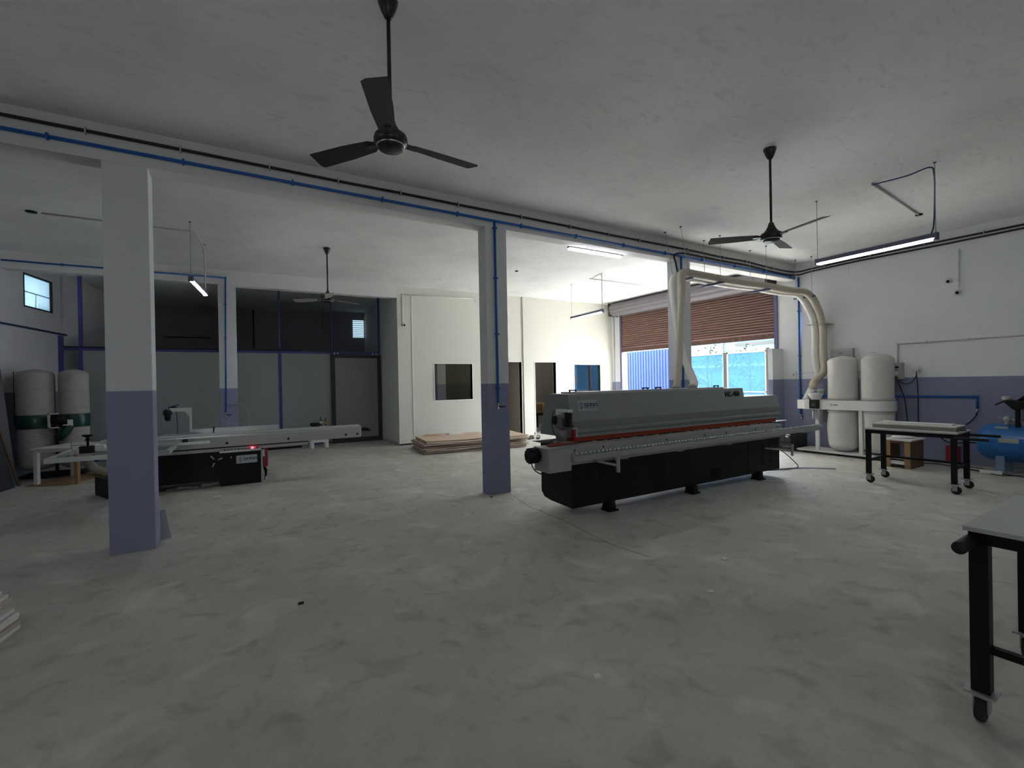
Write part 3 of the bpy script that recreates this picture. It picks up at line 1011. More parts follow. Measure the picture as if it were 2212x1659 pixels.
camera_unit('white dome security camera under the thin conduit, right wall', 10.4, 2.876, 2.86, (-1, 0, 0))
camera_unit('white security camera on the right wall, left of the conduit', 10.4, 2.99, 3.07, (-1, 0, 0))
camera_unit('white security camera on the cream wall beside the recess', 3.575, 11.2, 2.96, (0, -1, 0))
pipe('thin white conduit down to the security camera', [(RX, 2.86, 3.57), (RX, 2.87, 2.93)], .010, m_white, clips=[(RX, 2.86, 3.42, 'z'), (RX, 2.87, 3.05, 'z')], name='camera_conduit')
pipe('cream conduit along the top of the office wall', [(3.56, 11.185, 3.0), (3.56, 11.185, 3.70), (5.52, 11.185, 3.74), (5.60, 11.185, 3.66)], .011, m_jamb, name='office_conduit')

# ------------------------------------------------------------------ hoses on hangers
bars = []
for i, x in enumerate((6.10, 7.08, 8.42, 9.985)):
    lb = ('above the machine hood', 'next to the far pillar', 'before the shutter', 'nearest the right wall')[i]
    t = thing('hose_hanger', 'violet steel hanger bar on two rods carrying the hoses, ' + lb, 'hanger', (x, 5.1, ZC), group='hose hangers under the ceiling')
    q = .19 if i == 0 else 0
    obj('bar', MB().box((q - .02, -.20, -.815), (q + .02, .21, -.785)), m_purple, t)
    for y in (-.14, .17):
        obj('rod', MB().cyl((q, y, -.79), (0, y, 0), .0045, 6), m_alud, t)
        obj('anchor', MB().cyl((0, y, -.012), (0, y, 0), .018, 8), m_mblack, t)
HR = .068
zt = 3.128 + HR
h1 = flex([(5.26, 4.40, 1.38), (5.31, 4.42, 1.46), (5.51, 4.55, 1.76), (5.80, 4.75, 2.33), (6.06, 4.93, 2.90), (6.12, 4.98, 3.10), (6.22, 5.01, 3.20), (6.5, 5.02, 3.205), (7.08, 5.02, zt), (7.7, 5.01, 3.185), (8.42, 5.02, zt), (9.2, 5.02, 3.18), (9.75, 5.01, zt), (9.97, 5.01, 3.15), (10.10, 4.96, 3.0), (10.2, 4.88, 2.56), (10.2, 4.87, 2.0), (10.2, 4.86, 1.62), (10.1, 4.98, 1.42), (9.95, 4.95, 1.34), (9.9, 4.93, 1.285)], HR, .026, .025, r0=.050, grow=(.20, .26))
t = thing('dust_hose', 'beige flexible dust hose in front, from machine hood over the hangers to the collector', 'hose', (5.26, 4.40, 1.36))
obj('hose', h1, m_hose, t, w=True)
obj('collar', MB().lathe([(.062, 0), (.062, .05), (.056, .055)], (5.26, 4.40, 1.355), 20), m_alud, t, w=True)
h2 = flex([(5.60, 4.40, 1.38), (5.69, 4.44, 1.44), (5.79, 4.6, 1.63), (5.89, 4.8, 1.92), (6.02, 5.0, 2.37), (6.13, 5.15, 2.85), (6.19, 5.20, 3.08), (6.32, 5.21, 3.20), (6.6, 5.20, 3.205), (7.08, 5.20, zt), (7.7, 5.21, 3.19), (8.42, 5.20, zt), (9.2, 5.2, 3.18), (9.8, 5.19, zt), (10.0, 5.18, 3.13), (10.12, 5.12, 2.95), (10.22, 5.03, 2.56), (10.22, 5.03, 1.9), (10.24, 5.0, 1.5), (10.15, 5.1, 1.2), (10.02, 5.12, 1.02)], HR, .034, .06, r0=.053, grow=(.20, .26))
t = thing('dust_hose', 'pale ribbed dust hose behind, from machine hood over the hangers to the collector', 'hose', (5.60, 4.40, 1.36))
obj('hose', h2, m_hosew, t, w=True)
obj('collar', MB().lathe([(.066, 0), (.066, .05), (.060, .055)], (5.60, 4.40, 1.355), 20), m_alud, t, w=True)
solo('hose_clamp', MB().box((10.12, 4.76, 2.545), (10.4, 5.14, 2.56)), m_alud, 'thin metal strap holding both hoses to the right wall', 'clamp')

# ------------------------------------------------------------------ edge banding machine
eb = thing('edge_banding_machine', 'long grey and black edge banding machine marked HC-450 with an orange pressure beam', 'machine', (5.15, 4.36, 0))


def ep(name, mb, m, par=None, bev=0):
    return obj(name, mb, m, par or eb, w=True, bev=bev)


side = [(4.06, .10), (4.47, .11), (4.60, .13), (4.66, .19), (4.66, .80), (4.06, .80)]
cab = ep('base_cabinet', MB().prism(side, 'x', 3.153, 7.155), m_black, bev=.004)
for x in (6.20, 6.22):
    pass
ep('panel_seam', MB().box((6.36, 4.056, .11), (6.366, 4.06, .62)), m_rubber, cab)
for x in (3.39, 3.585, 4.36, 4.57, 6.72, 6.93):
    mb = MB()
    for i in range(10):
        z = .20 + i * .034
        mb.prism([(4.06, z), (4.05, z + .003), (4.06, z + .013)], 'x', x - .035, x + .035)
    ep('vent', mb, m_mblack, cab)
ep('cable_opening', MB().box((5.52, 4.054, .14), (5.715, 4.06, .27)), mat('hollow_shade_black', (.001, .001, .001), .9), cab)  # flat plate; the shade inside the hole is put into its near-black colour
for x in (3.70, 5.14, 6.61):
    for y0, y1, s_ in ((4.0, 4.14, -1), (4.56, 4.72, 1)):
        mb = MB().prism([(x - .07, 0), (x + .07, 0), (x + .07, .015), (x + .055, .015), (x + .035, .115), (x - .035, .115), (x - .055, .015), (x - .07, .015)], 'y', y0 + .02, y1)
        mb.box((x - .075, y0, 0), (x + .075, y0 + .06, .016))
        ft = ep('foot', mb, m_mblack)
        if s_ < 0:
            ep('bolt_hole', MB().cyl((x, y0 + .021, .06), (x, y0 + .015, .06), .014, 12), m_rubber, ft)
# hood
prof = [(4.115, 1.354), (4.06, 1.055), (4.092, .966), (4.058, .95), (4.062, .925), (4.082, .912), (4.075, .875), (4.30, .875), (4.66, .875), (4.65, .93), (4.525, 1.354)]
hd = ep('hood', MB().prism(prof, 'x', 3.153, 6.335), m_hood)
prof2 = [(4.10, 1.225)] + prof[1:10] + [(4.56, 1.225)]
ep('hood_end', MB().prism(prof2, 'x', 6.335, 7.19), m_hood)
ep('top_cover', MB().box((3.35, 4.20, 1.354), (6.02, 4.5, 1.372)), m_hoodl, hd)
for x, y in ((3.42, 4.36), (4.62, 4.36), (4.86, 4.36), (6.02, 4.32)):
    ep('handle', MB().box((x - .05, y - .012, 1.385), (x + .05, y + .012, 1.40)).box((x - .05, y - .01, 1.372), (x - .04, y + .01, 1.386)).box((x + .04, y - .01, 1.372), (x + .05, y + .01, 1.386)), m_mblack, hd)
for x, z in ((3.3, 1.31), (5.1, 1.28), (5.35, 1.3)):
    ep('screw', MB().cyl((x, 4.105, z), (x, 4.10, z), .006, 8), m_rubber, hd)
# marks on the hood: the face leans back slightly
uv = Vector((0, .055, .299)).normalized()
o_ = Vector((3.262, 4.076, 1.155))
sara_sign(eb, o_, (1, 0, 0), uv, .295, .135)
txt('model_lettering', 'HC-450', .095, Vector((5.90, 4.088, 1.243)), (1, 0, 0), uv, m_ink, eb, bold=.004, sx=1.06)
# pressure beam and rollers
ep('pressure_beam', MB().box((3.19, 4.085, .823), (7.12, 4.24, .876)), m_orange, bev=.003)
ep('beam_end_block', MB().box((3.155, 4.03, .835), (3.19, 4.058, .97)), m_red)['label'] = 'dark red upright at the beam end'
mb = MB()
x = 3.22
while x < 7.08:
    mb.cyl((x, 4.10, .815), (x + .028, 4.10, .815), .013, 8)
    x += .042
ep('pressure_rollers', mb, m_rubber)
ep('slot', MB().box((3.0, 4.02, .80), (7.155, 4.60, .806)), m_rubber)
mb = MB()
rnd = random.Random(2)
for i in range(26):
    x = 3.35 + i * .14 + rnd.uniform(-.04, .04)
    mb.box((x, 4.06, .806), (x + rnd.uniform(.02, .07), 4.12, .812 + rnd.uniform(0, .012)))
ep('tool_blocks', mb, m_alud)
ep('infeed_tongue', MB().prism([(2.80, 3.96), (3.10, 4.0), (3.22, 4.02), (3.22, 4.14), (3.0, 4.12), (2.80, 4.03)], 'z', .826, .836), m_orange)
ep('outfeed_tongue', MB().prism([(7.0, 4.05), (7.45, 4.10), (7.50, 4.16), (7.2, 4.2), (7.0, 4.2)], 'z', .815, .825), m_alu)
# rail beam in front
ep('table_beam', MB().box((2.99, 3.88, .62), (6.90, 4.06, .816)), m_hoodl, bev=.003)
for x0, x1 in ((3.72, 4.38), (4.66, 5.42), (5.62, 6.1)):
    ep('beam_step', MB().box((x0, 3.878, .607), (x0 + .10, 4.05, .622)), m_hood)
for x in (3.05, 3.45, 4.45, 5.15, 5.60, 6.25, 6.80):
    ep('bolt', MB().cyl((x, 3.879, .775), (x, 3.872, .775), .009, 8), m_rubber)
rl = ep('support_rail', MB().prism([(3.80, .665), (3.88, .665), (3.88, .735), (3.83, .735), (3.815, .725), (3.80, .72)], 'x', 2.99, 7.93), m_hoodl)
x = 3.02
r0 = None
while x < 7.88:
    if r0 is None:
        r0 = ep('rail_roller', MB().cyl((x, 3.82, .745), (x + .034, 3.82, .745), .013, 8), m_alu, rl)
        x00 = x
    else:
        rr_ = r0.copy()
        COL.objects.link(rr_)
        rr_.location = (x - x00, 0, 0)
    x += .058
# front left feed box, motor, gear unit
fb = ep('feed_box', MB().box((2.70, 3.85, .57), (2.99, 4.115, .812)), m_hoodl, bev=.006)
ep('lid', MB().box((2.69, 3.845, .812), (3.02, 4.12, .820)), m_hoodl, fb, bev=.003)
mt = ep('drive_motor', MB().lathe([(.03, -.13), (.07, -.125), (.078, -.1), (.078, -.02), (.06, 0)], (2.70, 4.04, .735), 20, 'x'), m_black)
mb = MB()
for i in range(12):
    a = 2 * PI * i / 12
    mb.box((2.58, 4.04 + .077 * math.cos(a) - .003, .735 + .077 * math.sin(a) - .003), (2.68, 4.04 + .077 * math.cos(a) + .006, .735 + .077 * math.sin(a) + .006))
ep('cooling_fins', mb, m_mblack, mt)
ep('motor_cable', MB().tube([tuple(q) for q in smoothpath([(2.62, 4.05, .66), (2.63, 4.02, .60), (2.68, 3.99, .555), (2.76, 3.98, .54)], 5)], .006, 6), m_cable, mt)
gx = 3.05
gu = ep('gear_unit', MB().lathe([(.045, -.09), (.06, -.07), (.066, -.02), (.066, .03), (.05, .05), (.04, .06)], (gx, 4.10, .93), 20).box((gx - .05, 4.03, .99), (gx + .05, 4.15, 1.10)).lathe([(.055, -.05), (.055, 0), (.045, .01)], (gx, 4.10, .85), 20), mat('cast_grey_metal', (.20, .20, .20), .35, .5), bev=.004)
ep('gear_flange', MB().lathe([(.05, 0), (.05, .012), (.03, .02)], (gx - .055, 4.15, 1.075), 18, 'x').lathe([(.02, -.006), (.02, 0)], (gx - .056, 4.15, 1.075), 12, 'x'), m_mblack, gu)
ep('spindle_motor', MB().lathe([(.055, -.07), (.055, -.06), (.042, -.05), (.042, .08), (.03, .085)], (gx, 3.97, 1.085), 20), m_black, gu)
ep('motor_cap', MB().box((gx - .03, 3.93, 1.165), (gx + .03, 4.16, 1.195)).box((gx - .03, 4.12, 1.135), (gx + .03, 4.16, 1.167)), m_white, gu, bev=.004)
ep('cable', MB().tube([tuple(q) for q in smoothpath([(gx, 4.16, 1.18), (gx, 4.24, 1.15), (gx, 4.275, 1.05), (gx, 4.26, .95), (gx, 4.2, .90)], 6)], .005, 6), m_cable, gu)
ep('gear_bracket', MB().box((gx - .04, 4.02, .82), (gx + .105, 4.20, .84)), m_alud)
ep('guard_plate', MB().box((3.16, 4.045, .885), (3.235, 4.056, .99)), m_hoodl)
# swing out supports
for xr, xt, zt_, yt in ((3.30, 3.40, .705, 3.60), (6.45, 6.66, .56, 3.60)):
    mb = MB().tube([(xr, 3.86, zt_ - .065), (xt, yt + .01, zt_ - .09)], .013, 6).tube([(xr + .32, 3.86, zt_ - .07), (xt, yt + .02, zt_ - .035)], .013, 6)
    br = ep('swing_support', mb, m_hoodl)
    ep('support_post', MB().box((xt - .016, yt - .014, zt_ - .16), (xt + .016, yt + .014, zt_)), m_hoodl, br, bev=.004)
cable('air_hose', [(7.17, 4.3, .42), (7.7, 4.35, .30), (7.98, 4.25, .06), (7.9, 4.2, .012), (7.6, 4.22, .012), (7.17, 4.3, .03)], .007, m_cable, 'thin dark hose looping on the floor at the right end of the machine', 'hose')
cable('air_hose', [(7.17, 4.40, .012), (7.7, 4.25, .012), (8.05, 4.02, .012), (8.25, 3.78, .012)], .006, m_dpipe, 'thin dark hose lying straight on the floor beyond the machine', 'hose')

# ------------------------------------------------------------------ sliding table saw
sw = thing('sliding_table_saw', 'sliding table saw with a long grey beam over a black cabinet', 'table saw', (-.6, 8.65, 0))


def sp_(name, mb, m, par=None, bev=0):
    return obj(name, mb, m, par or sw, w=True, bev=bev)


cb = sp_('cabinet', MB().prism([(-1.3, .10), (-.23, .10), (-.21, .08), (-.21, 0), (.331, 0), (.331, .535), (-1.3, .535)], 'y', 8.36, 8.95), m_black, bev=.004)
sp_('cabinet_edge', MB().box((.331, 8.37, .02), (.345, 8.95, .535)), m_alud, cb)
sp_('base_plinth', MB().prism([(-1.75, 8.80), (-1.54, 8.37), (-1.0, 8.37), (-1.0, 8.9)], 'z', 0, .26), m_mblack)
sp_('beam', MB().prism([(8.30, .605), (8.56, .605), (8.56, .79), (8.33, .79), (8.30, .765)], 'x', -1.6, 1.862), m_alud, bev=.003)
sp_('beam_top', MB().prism([(8.32, .785), (8.56, .785), (8.56, .806), (8.35, .806), (8.325, .798)], 'x', -1.6, 1.862), m_alu)
sp_('groove', MB().box((-1.6, 8.296, .752), (1.862, 8.30, .758)).box((-1.6, 8.297, .715), (1.862, 8.30, .718)), m_alu)
sp_('beam_end_plate', MB().box((1.862, 8.31, .61), (1.872, 8.55, .785)), m_alu)
for x in (-.122, .723, 1.611, 1.803):
    sp_('beam_plug', MB().cyl((x, 8.299, .66), (x, 8.293, .66), .018, 14), m_black)
fl = sp_('lower_rail', MB().box((-1.6, 8.32, .538), (1.02, 8.5, .585)), m_alud)
mb = MB()
x = -.75
while x < 1.0:
    mb.box((x, 8.318, .589), (x + .03, 8.32, .60))
    x += .045
sp_('rail_slots', mb.box((-1.6, 8.322, .586), (1.02, 8.4, .604)), m_rubber, fl)
sp_('end_handle', MB().tube([(1.872, 8.45, .72), (1.90, 8.45, .72), (1.98, 8.42, .725), (2.06, 8.40, .70)], .03, 10, radii=[.028, .03, .035, .018]), m_black)
sp_('end_stop', MB().lathe([(.02, 0), (.03, .01), (.012, .04)], (1.90, 8.42, .59), 10), m_black)
sp_('papers', MB().box((1.45, 8.36, .808), (1.55, 8.44, .810)).box((1.60, 8.36, .808), (1.75, 8.40, .81)), m_white)
sp_('saw_table', MB().box((-1.0, 8.6, .73), (.30, 9.25, .775)), m_alud, bev=.004)
sp_('rip_fence', MB().box((-.62, 8.88, .775), (.63, 8.93, .855)), m_alu, bev=.003)
sp_('blade_cover', MB().prism([(-.75 + .16 * math.cos(PI * i / 12) + .14, .775 + .055 * math.sin(PI * i / 12)) for i in range(13)], 'y', 8.66, 8.69), m_alud)
ar = sp_('guard_arm', MB().box((-.63, 8.97, .775), (-.60, 9.01, 1.19)).box((-.88, 8.965, 1.14), (-.60, 9.015, 1.195)).prism([(-.63, 1.05), (-.69, 1.14), (-.63, 1.14)], 'y', 8.98, 9.0), m_white)
sp_('guard_head', MB().lathe([(.03, -.17), (.045, -.12), (.04, -.09), (.058, -.07), (.06, -.02), (.035, .01)], (-.91, 8.99, 1.17), 16), m_black, ar)
sp_('guard_lever', MB().box((-.90, 8.98, 1.20), (-.79, 9.0, 1.22)).tube([(-.86, 8.99, 1.22), (-.76, 8.99, 1.25)], .008, 6), m_black, ar)
sp_('guard_hose', MB().tube([(-.80, 8.99, 1.14), (-.79, 8.99, 1.0), (-.79, 8.99, .78)], .006, 6), m_dpipe, ar)
sp_('lever', MB().tube([(-.31, 8.8, .775), (-.30, 8.8, .88)], .008, 6, radii=[.006, .014]), m_black)
hw = sp_('handwheel', MB().cyl((-.275, 8.36, .405), (-.275, 8.30, .405), .03, 14), m_mblack)
for a in (.35, 2.2, 4.3):
    c, q = math.cos(a), math.sin(a)
    sp_('spoke', MB().tube([(-.275 + .03 * c, 8.31, .405 + .03 * q), (-.275 + .095 * c, 8.30, .405 + .095 * q)], .012, 8), m_alud, hw)
sp_('knob', MB().cyl((-.07, 8.36, .43), (-.07, 8.345, .43), .012, 10), m_alud)
sara_sign(sw, (-.005, 8.356, .325), (1, 0, 0), (0, 0, 1), .285, .125, plate_m=mat('sign_silver', (.55, .58, .62), .45))
cpn = sp_('control_panel', MB().box((-.22, 8.27, .515), (.325, 8.36, .55)), m_alu, bev=.004)
for i in range(9):
    sp_('button', MB().cyl((-.15 + .045 * i, 8.30, .55), (-.15 + .045 * i, 8.30, .562), .011, 10), m_mblack, cpn)
sp_('red_lamp', MB().cyl((.215, 8.285, .55), (.215, 8.285, .575), .016, 12), m_redglow, cpn)
sp_('stop_button', MB().cyl((.28, 8.285, .55), (.28, 8.285, .575), .016, 12), m_red, cpn)
# cross cut table standing out towards the camera
ct = sp_('crosscut_frame', MB().box((-1.82, 7.02, .70), (-.70, 7.06, .755)).box((-1.82, 8.16, .70), (-.70, 8.2, .755)).box((-1.82, 7.06, .70), (-1.78, 8.16, .755)).box((-.74, 7.06, .70), (-.70, 8.3, .755)).box((-1.3, 7.06, .70), (-1.26, 8.16, .74)), m_alu, bev=.002)
sp_('grey_plate', MB().box((-1.78, 7.3, .745), (-1.3, 8.1, .752)), m_alud, ct)
sp_('fence_bar', MB().box((-1.45, 7.36, .765), (-.30, 7.41, .80)), m_alu, ct, bev=.003)
sp_('fence_bar', MB().box((-1.45, 7.62, .765), (-.62, 7.66, .79)), m_alu, ct)
sp_('fence_stop', MB().box((-.62, 7.58, .765), (-.56, 7.68, .815)), m_black, ct)
sp_('clamp_block', MB().box((-1.60, 7.36, .755), (-1.46, 7.46, .835)), m_black, ct)
sp_('clamp_cover', MB().box((-1.46, 7.37, .765), (-1.37, 7.45, .84)), m_white, ct)
sp_('clamp_knob', MB().lathe([(.012, 0), (.012, .06), (.03, .065), (.012, .10), (.055, .12), (.05, .135)], (-1.53, 7.41, .835), 12), m_black, ct)
mb = MB()
pr_ = [(-1.555 + .145 * math.cos(a), 7.5, .842 + .125 * math.sin(a)) for a in [PI * .5 + PI * .9 * i / 14 for i in range(15)]]
mb.tube(pr_, .006, 6).tube([(-1.555, 7.5, .967), (-1.555, 7.5, .80)], .006, 6).tube([(-1.70, 7.5, .842), (-1.50, 7.5, .842)], .005, 6)
sp_('angle_scale', mb, m_alud, ct)
tag(solo('red_bag', MB().prism([(.36, .21), (.43, .24), (.435, .42), (.42, .53), (.36, .53)], 'y', 8.40, 8.48), m_red, 'x', 'bag', bev=.012), 'small red bag hanging at the right end of the saw cabinet', 'bag')
solo('yellow_tag', MB().box((.352, 8.39, .40), (.385, 8.396, .51)), m_white, 'white and yellow paper tag beside the red bag on the saw', 'tag')
solo('plug', MB().tube([(.38, 8.42, .22), (.40, 8.42, .17), (.40, 8.42, .11), (.385, 8.41, .06), (.375, 8.40, .02)], .02, 8, radii=[.022, .024, .016, .006, .005]), m_black, 'black plug and cord dangling below the red bag', 'plug')
solo('plastic_scraps', MB().box((-.9, 8.45, .005), (-.5, 8.75, .02)).box((-.48, 8.5, .005), (-.25, 8.6, .05), .3).box((-.75, 8.42, .02), (-.6, 8.5, .045), -.4), m_box, 'pale scraps lying under the saw cabinet', 'scraps')

# low white tables
t = thing('low_table', 'low white framed table at far left in front of the green banded collector', 'table', (-2.77, 10.23, 0), math.radians(-24))
obj('top', MB().box((-.03, -.03, .575), (.66, .80, .592)), m_plyw, t)
for i, (x, y) in enumerate(((0, 0), (.58, 0), (0, .71), (.58, .71))):
    obj('leg', MB().box((x, y, 0), (x + .055, y + .055, .575)), m_white if i != 1 else m_wood, t)
obj('rail', MB().box((.055, .01, .53), (.58, .04, .575)), m_white, t)
solo('plywood_offcut', MB().box((-2.7, 10.05, .0), (-2.1, 11.0, .02), math.radians(-24)), m_wood, 'brown board offcut on the floor under the low white table', 'board')
t = thing('low_table', 'small low white table carrying bottles by the rear partition', 'table', (1.55, 12.1, 0))
obj('top', MB().box((0, 0, .5), (.40, .32, .52)), m_white, t)
for x, y in ((0, 0), (.33, 0), (0, .26), (.33, .26)):
    obj('leg', MB().box((x, y, 0), (x + .065, y + .05, .5)), m_white, t)
obj('cross_rail', MB().box((.065, .01, .13), (.33, .035, .2)), m_white, t)
solo('tray', MB().box((1.57, 12.12, .521), (1.75, 12.38, .60)), m_mblack, 'black box on the small low table beside the bottles', 'tray', bev=.004)
for x, h, lb in ((1.79, .215, 'taller brown bottle with a white label on the small low table'), (1.90, .185, 'shorter brown bottle with a yellow label on the small low table')):
    t = thing('bottle', lb, 'bottle', (x, 12.2, .521), group='bottles on the small low table')
    obj('body', MB().lathe([(.028, 0), (.032, .01), (.032, h * .6), (.025, h * .72), (.013, h * .85), (.013, h * .9)], (0, 0, 0), 16), m_amber, t)
    obj('cap', MB().cyl((0, 0, h * .9), (0, 0, h), .014, 12), m_black, t)
    obj('label', MB().lathe([(.0325, h * .3), (.0328, h * .31), (.0328, h * .52), (.0325, h * .53)], (0, 0, 0), 16), m_white if h > .2 else m_tape, t)
solo('flat_pack', MB().box((.52, 12.45, 0), (1.38, 12.75, .05)).box((.6, 12.5, .05), (1.2, 12.7, .065)), m_mblack, 'dark flat bundle on the floor before the partition', 'bundle')

# ------------------------------------------------------------------ dust collectors
def bag(c, r, z0, z1, m, par, bulge=0., seed=1, name='upper_bag', dome=True):
    """soft cloth bag as one lathe with gathered end and wobbly sides."""
    rnd = random.Random(seed)
    n, k = 40, 26
    vs, fs = [], []
    ph = [rnd.uniform(0, 6.28) for _ in range(6)]
    for i in range(k + 1):
        t = i / k
        z = z0 + (z1 - z0) * t
        e = 1.0
        if dome:
            if t > .86:
                q = (t - .86) / .14
                e = math.sqrt(max(0, 1 - q * q * .985))
        else:
            if t < .14:
                q = 1 - t / .14
                e = math.sqrt(max(0, 1 - q * q * .75))
        if dome and t < .03:
            e *= .985
        for j in range(n):
            a = 2 * PI * j / n
            w_ = 1 + .012 * math.sin(3 * a + ph[0] + 3 * t) + .01 * math.sin(5 * a + ph[1] - 6 * t) + bulge * math.sin(PI * min(1, max(0, 1 - t) * 1.15)) * .5 * (1 + .4 * math.cos(a - 2.2))
            if dome and .80 < t < .99:
                w_ += .018 * math.sin(16 * a) * math.sin(PI * (t - .80) / .19)
            rr = r * e * w_
            vs.append((c[0] + rr * math.cos(a), c[1] + rr * math.sin(a), z))
    for i in range(k):
        for j in range(n):
            fs.append((i * n + j, i * n + (j + 1) % n, (i + 1) * n + (j + 1) % n, (i + 1) * n + j))
    fs.append(tuple(range(n - 1, -1, -1)))
    fs.append(tuple(k * n + j for j in range(n)))
    return obj(name, MB().add(vs, fs, True), m, par, w=True)


dc = thing('dust_collector', 'white twin bag dust collector on a wheeled base by the right wall', 'dust collector', (9.95, 4.2, 0))


def dp(name, mb, m, par=None, bev=0):
    return obj(name, mb, m, par or dc, w=True, bev=bev)


B1, B2 = (9.98, 4.43), (9.98, 3.87)
bp_ = dp('base_plate', MB().prism([(9.64, 3.68), (10.25, 3.68), (10.25, 5.16), (9.70, 5.16), (9.64, 5.08)], 'z', .045, .065), m_white)
for x in (9.72, 10.15):
    for y in (3.75, 4.4, 5.0):
        dp('castor', MB().cyl((x, y - .012, .022), (x, y + .012, .022), .022, 12).box((x - .015, y - .015, .022), (x + .015, y + .015, .045)), m_rubber, bp_)
for y in (4.80, 4.06):
    dp('post', MB().box((9.76, y - .028, .065), (9.815, y + .028, .862)), m_white)
man = dp('manifold', MB().prism([(9.71, 5.0), (9.71, 3.87)] + [(9.98 + .27 * math.cos(a), 3.87 + .27 * math.sin(a)) for a in [PI + PI * i / 14 for i in range(1, 14)]] + [(10.25, 3.87), (10.25, 4.6), (10.12, 5.16), (9.76, 5.16)], 'z', .862, 1.04), m_white, bev=.004)
o9 = Vector((9.709, 4.52, .935))
mb = MB()
for k_, st in enumerate(([(0, 0), (.02, .0), (.02, .018), (0, .018), (0, .036), (.02, .036)],)):
    mb.ribbon(st, .006, o9, (0, -1, 0), (0, 0, 1), .001)
x = .04
for ch in 'SARA':
    mb.ribbon([(x, .006), (x, .028), (x + .014, .028), (x + .014, .006)], .004, o9, (0, -1, 0), (0, 0, 1), .001)
    mb.ribbon([(x, .017), (x + .014, .017)], .004, o9, (0, -1, 0), (0, 0, 1), .001)
    x += .021
dp('logo', mb, m_navy, man)
for c, sd_ in ((B1, 3), (B2, 8)):
    bag(c, .242, 1.04, 1.885, m_cloth, dc, 0, sd_)
    dp('clamp_band', MB().lathe([(.246, 1.045), (.252, 1.05), (.252, 1.085), (.246, 1.09)], (c[0], c[1], 0), 36), m_box)
    bag(c, .24, .085 if c is B1 else .10, .862, m_cloth, dc, .10 if c is B1 else .02, sd_ + 1, 'lower_bag', False)
    dp('clamp_band', MB().lathe([(.246, .81), (.252, .815), (.252, .845), (.246, .85)], (c[0], c[1], 0), 36), m_box)
fn = dp('inlet_funnel', MB().lathe([(.07, 1.04), (.075, 1.05), (.135, 1.155), (.14, 1.17), (.02, 1.175)], (9.86, 4.86, 0), 24), m_white)
dp('inlet_cap', MB().lathe([(.055, 1.17), (.055, 1.215), (.062, 1.22), (.062, 1.245), (.02, 1.25)], (9.88, 4.78, 0), 18), m_box, fn)
dp('inlet_collar', MB().lathe([(.05, 1.17), (.05, 1.225), (.04, 1.228)], (9.84, 4.93, 0), 18), m_white, fn)
dp('switch', MB().box((9.66, 4.715, .875), (9.71, 4.885, 1.05)), m_mblack, man, bev=.006)
dp('switch_face', MB().box((9.655, 4.76, .92), (9.66, 4.84, .98)), m_board, man)
dp('motor', MB().lathe([(.05, .60), (.08, .62), (.085, .66), (.085, .83), (.1, .862)], (9.95, 4.72, 0), 20), mat('motor_grey', (.12, .12, .12), .5))
dp('wiring', MB().tube([tuple(q) for q in smoothpath([(9.72, 4.88, .86), (9.70, 4.92, .78), (9.70, 4.90, .70), (9.74, 4.86, .68)], 5)], .005, 6).tube([(9.73, 4.84, .86), (9.73, 4.84, .66)], .022, 8).tube([(9.75, 4.79, .86), (9.74, 4.78, .70), (9.78, 4.76, .62)], .009, 6), m_alud)
dp('wire_hoop', MB().tube([(9.99, 4.155, 1.04), (9.99, 4.155, 1.92), (9.98, 3.88, 1.915)], .005, 6), m_box)

cr0 = thing('crate', 'black plastic crate, lower of the two stacked by the corner', 'crate', (9.62, 5.22, 0), group='stacked black crates')


def crate_parts(t):
    mb = MB().box((0, 0, .005), (.6, .38, .02))
    for a, b_ in (((0, 0, .005), (.6, .012, .155)), ((0, .368, .005), (.6, .38, .155)), ((0, 0, .005), (.012, .38, .155)), ((.588, 0, .005), (.6, .38, .155))):
        mb.box(a, b_)
    obj('shell', mb, m_crate, t)
    for i in range(7):
        obj('rib', MB().box((.02 + .09 * i, -.008, .01), (.03 + .09 * i, 0, .15)), m_crate, t)
    for i in range(4):
        obj('rib', MB().box((-.008, .03 + .1 * i, .01), (0, .04 + .1 * i, .15)), m_crate, t)
    obj('rim', MB().box((-.012, -.012, .145), (.612, .0, .16)).box((-.012, .38, .145), (.612, .392, .16)).box((-.012, 0, .145), (0, .38, .16)).box((.6, 0, .145), (.612, .38, .16)), m_crate, t)


crate_parts(cr0)
dup(cr0, (9.62, 5.22, .161), 'black plastic crate, upper of the two stacked by the corner')
solo('white_rag', MB().lathe([(.03, 0), (.06, .02), (.05, .05), (.02, .065)], (9.66, 5.30, .265), 9), m_white, 'crumpled white rag in the upper black crate', 'rag')

# old collector on the left
lc = thing('dust_collector', 'old twin bag dust collector with dark green bands at far left', 'dust collector', (-2.72, 11.2, 0))
BL = (((-2.985, 11.22), .245, 21), ((-2.49, 11.22), .205, 31))
for c, r, sd_ in BL:
    bag(c, r, 1.08, 1.885, m_cloth2, lc, 0, sd_)
    obj('green_band', MB().lathe([(r * 1.04, .86), (r * 1.05, .865), (r * 1.05, 1.085), (r * 1.04, 1.09), (.02, 1.09)], (c[0], c[1], 0), 36), m_green, lc, w=True)
    bag(c, r * .99, .14, .862, m_cloth2, lc, .03, sd_ + 1, 'lower_bag', False)
obj('base_plate', MB().box((-3.15, 10.98, .03), (-2.3, 11.5, .06)), m_mblack, lc, w=True)
obj('post', MB().box((-2.75, 11.2, .06), (-2.71, 11.24, .86)), m_mblack, lc, w=True)
for x in (-3.05, -2.4):
    for y in (11.05, 11.42):
        obj('castor', MB().cyl((x - .01, y, .018), (x + .01, y, .018), .018, 10), m_rubber, lc, w=True)
obj('bridge', MB().box((-2.78, 11.1, .9), (-2.66, 11.3, 1.06)), m_green, lc, w=True)
